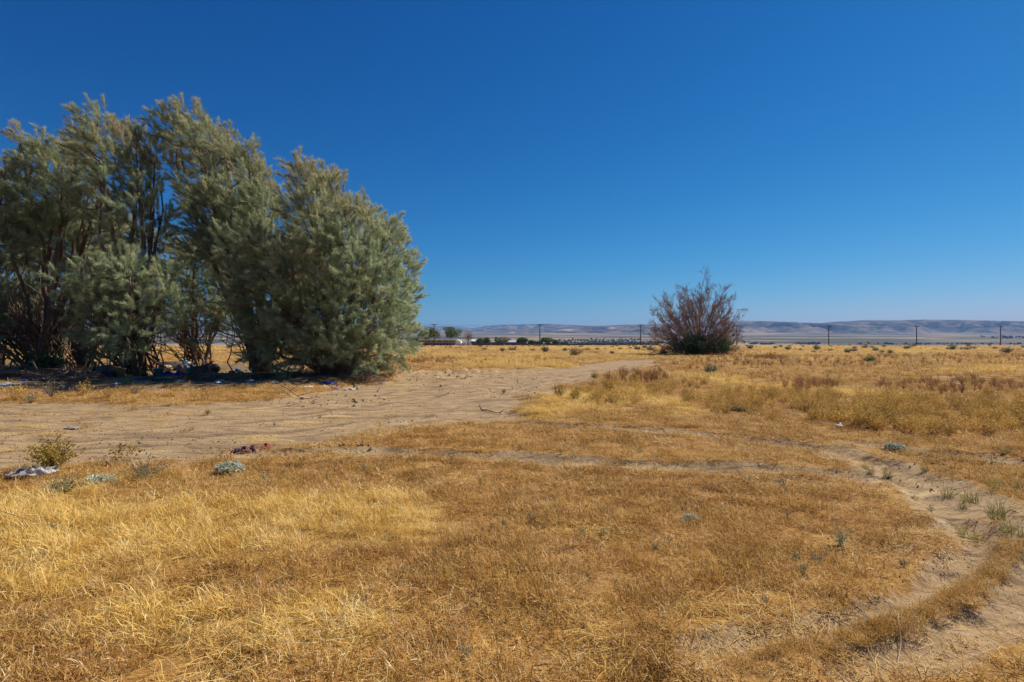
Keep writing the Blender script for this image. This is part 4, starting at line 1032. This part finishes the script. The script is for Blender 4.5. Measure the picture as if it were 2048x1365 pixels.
split_plant('leafy_shrub', 'glossy dark green leafy shrub in the shade of the grove', 'shrub', 92, 756, 697, plant_mat('leafy_green', (0.08, 0.07, 0.04), (0.035, 0.08, 0.03), (0.10, 0.20, 0.06)), twigs=110, w=2.0, h=1.1, leaves=16, leaf=0.055, tw=0.01)
for i, (px, py, s) in enumerate([(30,800,1.5),(105,796,1.6),(165,793,1.4),(270,790,1.1),(215,800,1.0),(60,803,1),(345,795,1)]):
    one_plant('field_weed', 'dry grey green weed along the grassy edge below the grove', 'weed', px, py, weed_mesh(700 + i % 3, 36, 0.6, 0.42, 6, 0.014, 0.004), M_SAGE if i % 2 else M_OLV, s, 'weeds along the grove edge')

# ------------------------------------------------------------------ clods of soil
t = NT('soil_clod'); n = t.noise(9, 4, 0.6, t.obj()); M_CLOD = t.surf(t.ramp(n, [(0.3, (0.24, 0.16, 0.09)), (0.7, (0.42, 0.285, 0.165))]), 0.95, 0.05)
def clod(seed):
    r = np.random.default_rng(seed); g = (1 + 5 ** 0.5) / 2
    V = np.array([(-1,g,0),(1,g,0),(-1,-g,0),(1,-g,0),(0,-1,g),(0,1,g),(0,-1,-g),(0,1,-g),(g,0,-1),(g,0,1),(-g,0,-1),(-g,0,1)], float)
    F = [(0,11,5),(0,5,1),(0,1,7),(0,7,10),(0,10,11),(1,5,9),(5,11,4),(11,10,2),(10,7,6),(7,1,8),(3,9,4),(3,4,2),(3,2,6),(3,6,8),(3,8,9),(4,9,5),(2,4,11),(6,2,10),(8,6,7),(9,8,1)]
    V = V / np.linalg.norm(V, axis=1)[:, None] * r.uniform(0.6, 1.15, (12, 1)) * (1, 0.85, 0.62); return V, F, np.zeros(12)
source_set('clod', [clod(s) for s in range(5)], M_CLOD)
X, Y, S = [], [], []
for (cx, cy, rx, ry, n, s) in [(870, 752, 80, 8, 380, 0.026), (1000, 745, 110, 8, 160, 0.022), (640, 795, 140, 14, 200, 0.03), (300, 830, 420, 40, 1100, 0.012), (820, 830, 320, 30, 700, 0.012), (1000, 770, 200, 20, 500, 0.022),
                               (880, 738, 60, 3, 60, 0.06), (700, 765, 60, 8, 140, 0.04), (200, 890, 300, 40, 900, 0.012), (600, 895, 160, 18, 500, 0.018), (1950, 920, 140, 14, 500, 0.012), (1900, 1190, 160, 110, 700, 0.004), (1800, 960, 160, 40, 500, 0.007)]:
    a = RNG.uniform(0, 2 * PI, n); q = np.sqrt(RNG.uniform(0, 1, n)); px = cx + rx * q * np.cos(a); py = np.maximum(cy + ry * q * np.sin(a), 695)
    d = EYE * FOC / (py - HZ); X.append((px - 1024) / FOC * d); Y.append(d); S.append(s * np.exp(RNG.normal(-0.25, 0.5, n)))
X, Y, S = map(np.concatenate, (X, Y, S)); n = len(X)
tag(scatter('soil_clods', 'clod', np.stack([X, Y, height(X, Y) + S * 0.2], 1), RNG.uniform(0, 6, (n, 3)), np.repeat(S[:, None], 3, 1), np.zeros(n)), 'loose clods and crumbs of soil on the dirt road', 'soil')

# ------------------------------------------------------------------ fallen wood
def limb(name, label, pts, rad, sides, mat, cat='branch', group=None, forks=()):
    """pts: pixel points on the ground with height above it"""
    W_ = []
    for (px, py, h) in pts:
        x, y = G(px, py); W_.append((x, y, H1(x, y) + h))
    W_ = np.array(W_); o0 = W_[0].copy(); root = thing(name, label, cat, o0, 0, group)
    t_ = np.linspace(0, len(W_) - 1, 4 * len(W_)); P = np.stack([np.interp(t_, np.arange(len(W_)), W_[:, k]) for k in range(3)], 1)
    P[1:-1] = (P[:-2] + 2 * P[1:-1] + P[2:]) / 4 + RNG.normal(0, rad * 0.35, P[1:-1].shape)
    b = MB(); b.tube(P - o0, np.linspace(rad, rad * 0.35, len(P)), sides); b.build('stem', mat, root, True)
    for (f, dx, dy, dz) in forks:
        s = P[int(f * (len(P) - 1))] - o0; e = s + np.array([dx, dy, dz]); m = (s + e) / 2 + RNG.normal(0, rad, 3)
        b = MB(); b.tube([s, m, e], (rad * 0.6, rad * 0.45, rad * 0.2), sides); b.build('fork', mat, root, True)
    return root
M_STICK = simple('dry_stick', (0.24, 0.165, 0.115), 0.9, 0.1, 0.35, 9)
M_PSTICK = simple('bleached_stick', (0.52, 0.40, 0.26), 0.9, 0.1, 0.25, 9)
limb('forked_stick', 'forked dark stick lying on the bare dirt road', [(962, 817, .05), (980, 818, .03), (1003, 822, .02)], 0.022, 6, M_STICK, forks=[(0.08, -0.02, 0.1, 0.12), (0.95, 0.12, 0.12, 0.09)])
limb('fallen_branch', 'long bent fallen branch at the edge of the grove shade', [(548, 778, .25), (575, 786, .12), (600, 793, .05), (636, 794, .03)], 0.02, 6, M_STICK, forks=[(0.4, 0.5, 0.2, 0.35), (0.5, -0.5, -0.5, 0.02), (0.6, 0.6, 0.4, 0.12)])
limb('fallen_branch', 'dark twig curving on the straw near the wheel ruts', [(1068, 1330, .02), (1110, 1328, .03), (1150, 1338, .02), (1172, 1356, .015)], 0.005, 5, M_STICK, forks=[(0.7, 0.06, 0.09, 0.03)])
limb('straw_stalk', 'long bleached stalk on the ridge between the ruts', [(1790, 1338, .02), (1803, 1300, .03), (1797, 1270, .05)], 0.0035, 5, M_PSTICK, 'stalk')
limb('straw_stalk', 'bleached stalk pointing across the outer rut', [(1935, 1118, .03), (1955, 1128, .02), (1967, 1138, .02)], 0.004, 5, M_PSTICK, 'stalk')
limb('straw_stalk', 'white stick lying in the far brown weeds', [(1800, 736, .3), (1815, 740, .2), (1830, 746, .1)], 0.02, 5, M_PSTICK, 'stalk')
limb('straw_stalk', 'pale forked stem sprawling over the golden grass', [(0, 1050, .12), (70, 1075, .14), (120, 1080, .12), (165, 1100, .10)], 0.004, 5, M_PSTICK, 'stalk', forks=[(0.4, -0.15, -0.25, 0.02), (0.5, 0.2, -0.2, 0.03)])
limb('fallen_branch', 'branch stub standing beside the brush pile', [(755, 778, .02), (762, 774, .12), (770, 770, .22)], 0.025, 6, M_STICK)
for i, (a, c, e, rad, lab) in enumerate([((0, 771, .4), (60, 775, .25), (150, 782, .1), .10, 'thick fallen limb lying across the shaded litter'), ((-40, 748, .7), (10, 745, .6), (70, 748, .2), .09, 'pale fallen limb propped beside the leafy shrub'),
        ((110, 768, .25), (190, 762, .2), (260, 758, .15), .12, 'heavy fallen trunk beside the cardboard'), ((480, 738, .5), (520, 735, .6), (556, 752, .1), .09, 'arched dead limb under the broad rounded tamarisk'),
        ((545, 752, .3), (580, 757, .15), (615, 762, .05), .06, 'short dead limb on the ground by the arched one'), ((300, 770, .08), (370, 772, .1), (440, 768, .05), .05, 'thin fallen limb in front of the rubbish heap')]):
    limb('fallen_limb', lab, [a, c, e], rad, 8, M_BARK, group='fallen limbs under the grove', forks=[(0.5, 0.4, -0.3, 0.5), (0.75, 0.5, 0.3, 0.3)])
def brush_pile(px, py, w, h, n, seed, label):
    r = np.random.default_rng(seed); x, y = G(px, py); root = thing('brush_pile', label, 'brush', (x, y, H1(x, y)), 0, 'brush heaps under the grove'); b = MB()
    for _ in range(n):
        a = r.uniform(0, 2 * PI); q = math.sqrt(r.uniform(0, 1)); c = np.array([math.cos(a) * q * w / 2, math.sin(a) * q * w / 3, r.uniform(0, 1) * h * (1 - q * q) + 0.03])
        d = r.normal(0, 1, 3) * (1, 1, 0.35); d /= np.linalg.norm(d); L = r.uniform(0.2, 0.7)
        p0, p1 = c - d * L / 2, c + d * L / 2; p0[2] = max(p0[2], 0.01); p1[2] = max(p1[2], 0.01)
        b.tube([p0, c + r.normal(0, 0.04, 3), p1], (0.010, 0.008, 0.004), 3, cap=False)
    tag(b.build('twigs', M_TWIG, root), kind='stuff'); return root
brush_pile(690, 758, 2.6, 0.7, 420, 1, 'tangled grey brush pile at the foot of the broad rounded tamarisk')
brush_pile(735, 764, 1.6, 0.35, 200, 2, 'low scatter of twigs between the brush pile and the road')
brush_pile(120, 772, 3.2, 0.55, 420, 3, 'dark tangle of dead twigs before the leafy shrub')
brush_pile(560, 760, 3.0, 0.35, 300, 4, 'flat spread of dead twigs under the leaning trunk')
brush_pile(20, 768, 3.0, 0.7, 420, 5, 'high tangle of dead wood among the fallen limbs')
brush_pile(420, 768, 2.4, 0.3, 220, 6, 'loose twigs in front of the rubbish heap')

# ------------------------------------------------------------------ rubbish
def cloth_mat(name, a, b=None, scale=9.0, rough=0.8):
    t = NT(name); n = t.noise(scale, 3, 0.5, t.obj()); b = b or tuple(x * 0.7 for x in a)
    return t.surf(t.ramp(n, [(0.45, b), (0.55, a)]), rough, 0.25)
def crumple(name, label, px, py, w, l, h, mat, seed, cat='rubbish', rz=0.0, lift=0.0, edge=0.25, group=None, n=18):
    """a crumpled sheet lying on the ground, folded and torn at the edge"""
    r = np.random.default_rng(seed); u = np.linspace(-1, 1, n); U, V_ = np.meshgrid(u, u)
    ang = np.arctan2(V_, U); rr = np.maximum(np.abs(U), np.abs(V_)); k = 1 - edge * fbm(np.cos(ang) * 1.5 + 5 + seed, np.sin(ang) * 1.5 + seed, 3, seed) * rr
    x = U * k * w / 2; y = V_ * k * l / 2
    f = np.abs(fbm(U * 2.1 + seed, V_ * 2.1, 3, seed) * 2 - 1); f2 = np.abs(fbm(U * 4.3 + seed, V_ * 4.3, 2, seed + 5) * 2 - 1)
    z = h * (1 - 1.5 * f - 0.5 * f2) * (1 - 0.75 * rr ** 3); z = np.maximum(z, 0.012 * fbm(U * 6, V_ * 6, 2, seed)) + 0.006
    x = x + (fbm(U * 3, V_ * 3, 2, seed + 7) - 0.5) * w * 0.12; y = y + (fbm(U * 3, V_ * 3, 2, seed + 8) - 0.5) * l * 0.12
    idx = np.arange(n * n).reshape(n, n); q = np.stack([idx[:-1, :-1], idx[:-1, 1:], idx[1:, 1:], idx[1:, :-1]], -1).reshape(-1, 4)
    b = MB(); b.add(np.stack([x.ravel(), y.ravel(), z.ravel()], 1), q); gx, gy = G(px, py); o = b.build(name, mat, smooth=True)
    o.location = (gx, gy, H1(gx, gy) + lift); o.rotation_euler = (0, 0, rz); s = o.modifiers.new('thickness', 'SOLIDIFY'); s.thickness = 0.005
    return tag(o, label, cat, group)
def lump(name, label, px, py, w, l, h, mat, seed, cat='bag', lift=0.0, rz=0.0, group=None, tie=True):
    """a filled bag or bundle: sagging lobed body with creases, closed at the top"""
    b = MB(); nu, nv = 22, 12; V = []; 
    for j in range(nv + 1):
        f = j / nv; th = f * PI
        for i in range(nu):
            a = i / nu * 2 * PI; rad = math.sin(th) ** 0.7; cr = 1 + 0.22 * (float(vnoise(np.array([a * 2.2]), np.array([f * 5]), seed)[0]) - 0.5) + 0.10 * math.sin(a * 7 + seed + f * 4)
            zz = (1 - math.cos(th)) / 2; V.append((math.cos(a) * rad * cr * w / 2, math.sin(a) * rad * cr * l / 2, h * zz ** 1.15 * (0.85 + 0.3 * cr - 0.15)))
    F = [(j * nu + i, j * nu + (i + 1) % nu, (j + 1) * nu + (i + 1) % nu, (j + 1) * nu + i) for j in range(nv) for i in range(nu)]
    b.add(V, F)
    if tie: b.tube([(0, 0, h * 0.95), (0.02, 0.01, h * 1.08), (0.05, 0.0, h * 1.22)], (w * 0.06, w * 0.04, w * 0.12), 7)
    x, y = G(px, py); o = b.build(name, mat, smooth=True); o.location = (x, y, H1(x, y) + lift - 0.01); o.rotation_euler = (0, 0, rz)
    return tag(o, label, cat, group)
def lathe(b, prof, n=24, sx=1.0, sy=1.0):
    V = [(r_ * math.cos(i / n * 2 * PI) * sx, r_ * math.sin(i / n * 2 * PI) * sy, z) for r_, z in prof for i in range(n)]
    b.add(V, [(j * n + i, j * n + (i + 1) % n, (j + 1) * n + (i + 1) % n, (j + 1) * n + i) for j in range(len(prof) - 1) for i in range(n)])

C_WHITE = cloth_mat('white_plastic', (0.70, 0.69, 0.66), (0.45, 0.43, 0.40), rough=0.5); C_BLUE = cloth_mat('blue_tarp', (0.03, 0.07, 0.38), (0.015, 0.035, 0.22), rough=0.5)
C_RED = cloth_mat('red_cloth', (0.42, 0.04, 0.05), (0.16, 0.07, 0.065), 7); C_DARKR = cloth_mat('brown_red_plaid', (0.20, 0.075, 0.07), (0.09, 0.05, 0.045), 26)
C_BLACK = cloth_mat('black_plastic', (0.025, 0.022, 0.03), rough=0.5); C_GREY = cloth_mat('grey_cloth', (0.20, 0.20, 0.24), (0.10, 0.10, 0.13)); C_TAN = cloth_mat('tan_cloth', (0.50, 0.36, 0.22), (0.36, 0.25, 0.15))
C_ORANGE = cloth_mat('orange_cloth', (0.65, 0.14, 0.03)); C_GREEN = cloth_mat('green_cloth', (0.05, 0.25, 0.12)); C_CYAN = cloth_mat('cyan_plastic', (0.03, 0.32, 0.42), rough=0.4); C_CARD = cloth_mat('cardboard', (0.36, 0.23, 0.11), (0.28, 0.17, 0.08))
C_NAVY = cloth_mat('navy_plastic', (0.02, 0.035, 0.08), rough=0.4); C_MINT = cloth_mat('mint_sheet', (0.45, 0.52, 0.45), (0.35, 0.40, 0.36)); C_CHAR = cloth_mat('charred', (0.035, 0.024, 0.032), (0.015, 0.012, 0.016), 20)
C_STRIPE = NT('striped_cloth'); _w = C_STRIPE.n('ShaderNodeTexWave'); _w.inputs['Scale'].default_value = 7; _w.inputs['Distortion'].default_value = 2.5; C_STRIPE.l(C_STRIPE.obj(), _w.inputs['Vector'])
C_STRIPE = C_STRIPE.surf(C_STRIPE.ramp(_w.outputs['Fac'], [(0.45, (0.03, 0.03, 0.035)), (0.55, (0.62, 0.62, 0.60))]), 0.8, 0.2)

crumple('torn_plastic', 'torn white plastic sheet caught in the grass below the yellow bush', 68, 956, 0.52, 0.34, 0.10, cloth_mat('dusty_plastic', (0.50, 0.45, 0.40), (0.30, 0.26, 0.22)), 3, 'plastic', 0.3, 0.02)
# discarded garment: dark plaid body with a red lining end
gx, gy = G(505, 894); gar = thing('discarded_garment', 'crumpled dark plaid garment with a red end on the dirt road', 'garment', (gx, gy, H1(gx, gy)), 0.35); gar.scale = (1.3, 1.3, 1.3)
for nm, mt, w, l, h, sd, off in (('body', C_DARKR, 0.30, 0.20, 0.10, 12, (-0.04, 0, 0)), ('lining', C_RED, 0.13, 0.18, 0.11, 15, (0.14, 0.05, 0.005)), ('sleeve', C_DARKR, 0.14, 0.12, 0.07, 19, (-0.17, 0.03, 0))):
    o = crumple(nm, None, 505, 894, w, l, h, mt, sd, None); o.parent = gar; o.location = off
lump('white_bag', 'small knotted white bag at the foot of the olive weeds', 1678, 858, 0.16, 0.12, 0.07, C_WHITE, 4, 'bag', rz=0.4)
crumple('white_cloth', 'crumpled grey white cloth lying in the rust brown field', 1906, 768, 0.46, 0.36, 0.14, cloth_mat('grey_white_cloth', (0.66, 0.68, 0.70), (0.16, 0.17, 0.19), 5), 21, 'cloth')
crumple('white_scrap', 'flat white scrap in the middle of the brown field', 1747, 760, 0.28, 0.2, 0.03, C_WHITE, 22, 'scrap')
crumple('white_scrap', 'white scrap beside the rusty weeds past the leafless tree', 1572, 729, 0.4, 0.3, 0.05, C_WHITE, 23, 'scrap')
crumple('charred_heap', 'purplish black charred heap among the golden weeds', 1478, 824, 0.95, 0.36, 0.10, C_CHAR, 24, 'heap', 0.1, 0.02)
crumple('grey_scrap', 'flat grey slab lying on the dirt road', 146, 846, 0.30, 0.22, 0.05, cloth_mat('grey_slab', (0.40, 0.35, 0.29)), 25, 'scrap')
lump('dark_stone', 'dark lump at the grass edge beside the pale mullein mound', 428, 914, 0.07, 0.05, 0.04, C_CHAR, 26, 'stone', tie=False)
# heap under the trees
x, y = G(316, 757); bk = thing('bucket', 'teal plastic bucket standing at the front of the rubbish heap', 'bucket', (x, y, H1(x, y)))
b = MB(); lathe(b, [(0.0, 0.0), (0.15, 0.0), (0.19, 0.34), (0.205, 0.34), (0.205, 0.37), (0.18, 0.37), (0.14, 0.03), (0.0, 0.03)]); b.build('body', C_CYAN, bk, True)
b = MB(); b.tube([(0.2 * math.cos(a), -0.02 - 0.12 * math.sin(a), 0.35 - 0.12 * math.sin(a)) for a in np.linspace(0, PI, 9)], 0.006, 5); b.build('handle', C_GREY, bk)
x, y = G(350, 742); tb = thing('paddling_tub', 'oval white tub with tan inside behind the rubbish heap', 'tub', (x, y, H1(x, y) + 0.05), 0.0)
b = MB(); lathe(b, [(0.0, 0.0), (0.75, 0.0), (0.88, 0.12), (0.92, 0.30), (0.95, 0.34), (0.90, 0.36)], 32, 1.0, 0.7); b.build('shell', C_WHITE, tb, True)
b = MB(); lathe(b, [(0.90, 0.355), (0.84, 0.30), (0.78, 0.16), (0.0, 0.12)], 32, 1.0, 0.7); b.build('lining', C_TAN, tb, True)
x, y = G(397, 757); cr = thing('storage_crate', 'brown tent shaped carton with a red orange opening in the rubbish', 'carton', (x, y, H1(x, y)), 0.12)
b = MB(); b.add([(-.38,-.25,0),(.38,-.25,0),(.38,.3,0),(-.38,.3,0),(-.22,-.2,.42),(.30,-.2,.46),(.30,.25,.46),(-.22,.25,.42)], [(3,2,1,0),(4,5,6,7),(1,2,6,5),(2,3,7,6),(3,0,4,7),(0,1,5,4)]); b.build('shell', cloth_mat('carton_brown', (0.13, 0.085, 0.06)), cr)
b = MB(); b.add([(-.05,-.262,.03),(.34,-.262,.03),(.14,-.222,.36),(.02,-.258,.09),(.26,-.258,.09),(.14,-.228,.29)], [(0,1,4,3),(1,2,5,4),(2,0,3,5)]); b.build('opening_trim', C_ORANGE, cr)
GRP = 'rubbish heaped under the grove'
crumple('blue_tarp', 'bunched deep blue tarp beside the teal bucket', 345, 758, 1.25, 0.7, 0.34, C_BLUE, 30, 'tarp', 0.1, group=GRP)
crumple('blue_tarp', 'strip of faded blue tarp trailing in front of the bucket', 296, 770, 1.0, 0.30, 0.14, cloth_mat('faded_blue', (0.06, 0.10, 0.22), (0.03, 0.05, 0.11)), 31, 'tarp', 0.35, group=GRP)
lump('orange_bag', 'small orange bundle behind the teal bucket', 308, 747, 0.36, 0.3, 0.26, C_ORANGE, 32, 'bag', 0.15, group=GRP)
lump('tan_cushion', 'tan cushion lying on the blue tarp', 334, 750, 0.52, 0.4, 0.34, C_TAN, 33, 'cushion', 0.1, group=GRP, tie=False)
lump('grey_bag', 'grey sack in the middle of the rubbish heap', 366, 750, 0.65, 0.5, 0.45, C_GREY, 34, 'bag', group=GRP)
lump('grey_bag', 'darker sack slumped against the grey one', 382, 749, 0.5, 0.45, 0.36, C_BLACK, 35, 'bag', 0.05, group=GRP)
lump('blue_jug', 'bright blue jug on top of the grey sack', 370, 748, 0.24, 0.2, 0.24, cloth_mat('jug_blue', (0.03, 0.20, 0.45), rough=0.4), 36, 'jug', 0.42, group=GRP)
lump('cyan_bundle', 'cyan bundle between the sacks and the brown carton', 379, 755, 0.22, 0.2, 0.26, C_CYAN, 37, 'bundle', 0.08, group=GRP, tie=False)
crumple('mint_sheet', 'pale mint sheet draped at the back of the rubbish heap', 391, 746, 1.0, 0.6, 0.42, C_MINT, 38, 'sheet', group=GRP)
lump('striped_bag', 'black and white striped bag beside the brown carton', 413, 755, 0.46, 0.38, 0.42, C_STRIPE, 39, 'bag', group=GRP)
lump('black_bag', 'large black rubbish bag behind the striped bag', 422, 750, 0.85, 0.6, 0.50, C_BLACK, 40, 'bag', group=GRP)
crumple('green_rag', 'green rag in front of the blue tarp', 349, 763, 0.42, 0.3, 0.10, C_GREEN, 41, 'rag', group=GRP)
crumple('pink_rag', 'pinkish white rag beside the green one', 338, 765, 0.4, 0.3, 0.07, cloth_mat('pink_white', (0.62, 0.42, 0.38), (0.35, 0.16, 0.14)), 42, 'rag', group=GRP)
crumple('white_paper', 'white paper on the blue tarp', 347, 753, 0.32, 0.25, 0.08, C_WHITE, 43, 'paper', lift=0.30, group=GRP)
lump('blue_bundle', 'sky blue bundle by the arched dead limb', 476, 749, 0.30, 0.25, 0.22, cloth_mat('sky_blue', (0.05, 0.26, 0.50)), 44, 'bundle', group=GRP, tie=False)
crumple('orange_rag', 'orange rag next to the sky blue bundle', 464, 750, 0.45, 0.3, 0.16, cloth_mat('rust_rag', (0.50, 0.19, 0.09)), 45, 'rag', group=GRP)
crumple('white_sheet', 'white sheet lying past the sky blue bundle', 493, 749, 0.7, 0.35, 0.12, C_WHITE, 46, 'sheet', group=GRP)
lump('old_mattress', 'grey brown slumped mattress behind the cardboard flap', 216, 757, 1.3, 0.8, 0.5, cloth_mat('old_mattress', (0.22, 0.165, 0.12)), 47, 'mattress', group=GRP, tie=False)
x, y = G(232, 762); fl = thing('cardboard_box', 'flattened tan cardboard box leaning by the slumped mattress', 'box', (x, y, H1(x, y)), 0.5, GRP)
for nm, lo, hi, rx in (('panel', (-.3, -.015, 0), (.3, .015, .55), 0.5), ('flap', (-.3, -.02, 0), (.3, .01, .35), -0.9)):
    b = MB(); b.box(lo, hi); o = b.build(nm, C_CARD, fl); o.rotation_euler = (rx, 0.25, 0)
x, y = G(206, 763); bn = thing('plastic_bin', 'dark navy storage bin in front of the slumped mattress', 'bin', (x, y, H1(x, y)), 0.1, GRP)
b = MB(); b.add([(-.38,-.25,0),(.38,-.25,0),(.38,.25,0),(-.38,.25,0),(-.44,-.3,.3),(.44,-.3,.3),(.44,.3,.3),(-.44,.3,.3)], [(3,2,1,0),(0,1,5,4),(1,2,6,5),(2,3,7,6),(3,0,4,7),(4,5,6,7)]); b.build('body', C_NAVY, bn)
b = MB(); b.box((-.46, -.32, .3), (.46, .32, .34)); b.build('lid', C_NAVY, bn)
SCR = 'scraps along the edge of the grove shade'; r = np.random.default_rng(8)
for i, (px, py, w) in enumerate([(615,775,.5),(660,769,.6),(668,778,.35),(705,775,.3),(650,774,.3),(14,784,.7),(58,776,.6),(138,768,.45),(105,769,.35),(232,782,.35),(268,775,.3),(360,776,.3),(440,770,.4),(500,772,.3),(96,790,.3),(436,778,.25),(545,774,.3),(690,777,.25)]):
    m = (C_WHITE, cloth_mat('pale_blue_scrap', (0.42, 0.52, 0.68)), C_BLUE, C_WHITE)[i % 4] if i != 1 else C_BLUE
    crumple('litter_scrap', ('crumpled white scrap in the leaf litter under the grove', 'pale blue scrap in the leaf litter under the grove', 'deep blue scrap in the leaf litter under the grove', 'crumpled white scrap in the leaf litter under the grove')[i % 4 if i != 1 else 2],
            px, py, w, w * 0.7, 0.10, m, 60 + i, 'scrap', r.uniform(0, 3), group=SCR, n=9)

# ------------------------------------------------------------------ air
t = NT('haze_air')
v = t.n('ShaderNodeVolumePrincipled'); v.inputs['Color'].default_value = (0.27, 0.54, 1.0, 1); v.inputs['Density'].default_value = 0.000072
v.inputs['Anisotropy'].default_value = 0.0
t.l(v.outputs[0], t.out.inputs['Volume'])
b = MB(); b.box((-13000, -500, -60), (13000, 12500, 390))
tag(b.build('haze', t.m), 'thin pale blue haze over the valley', 'haze', kind='stuff')
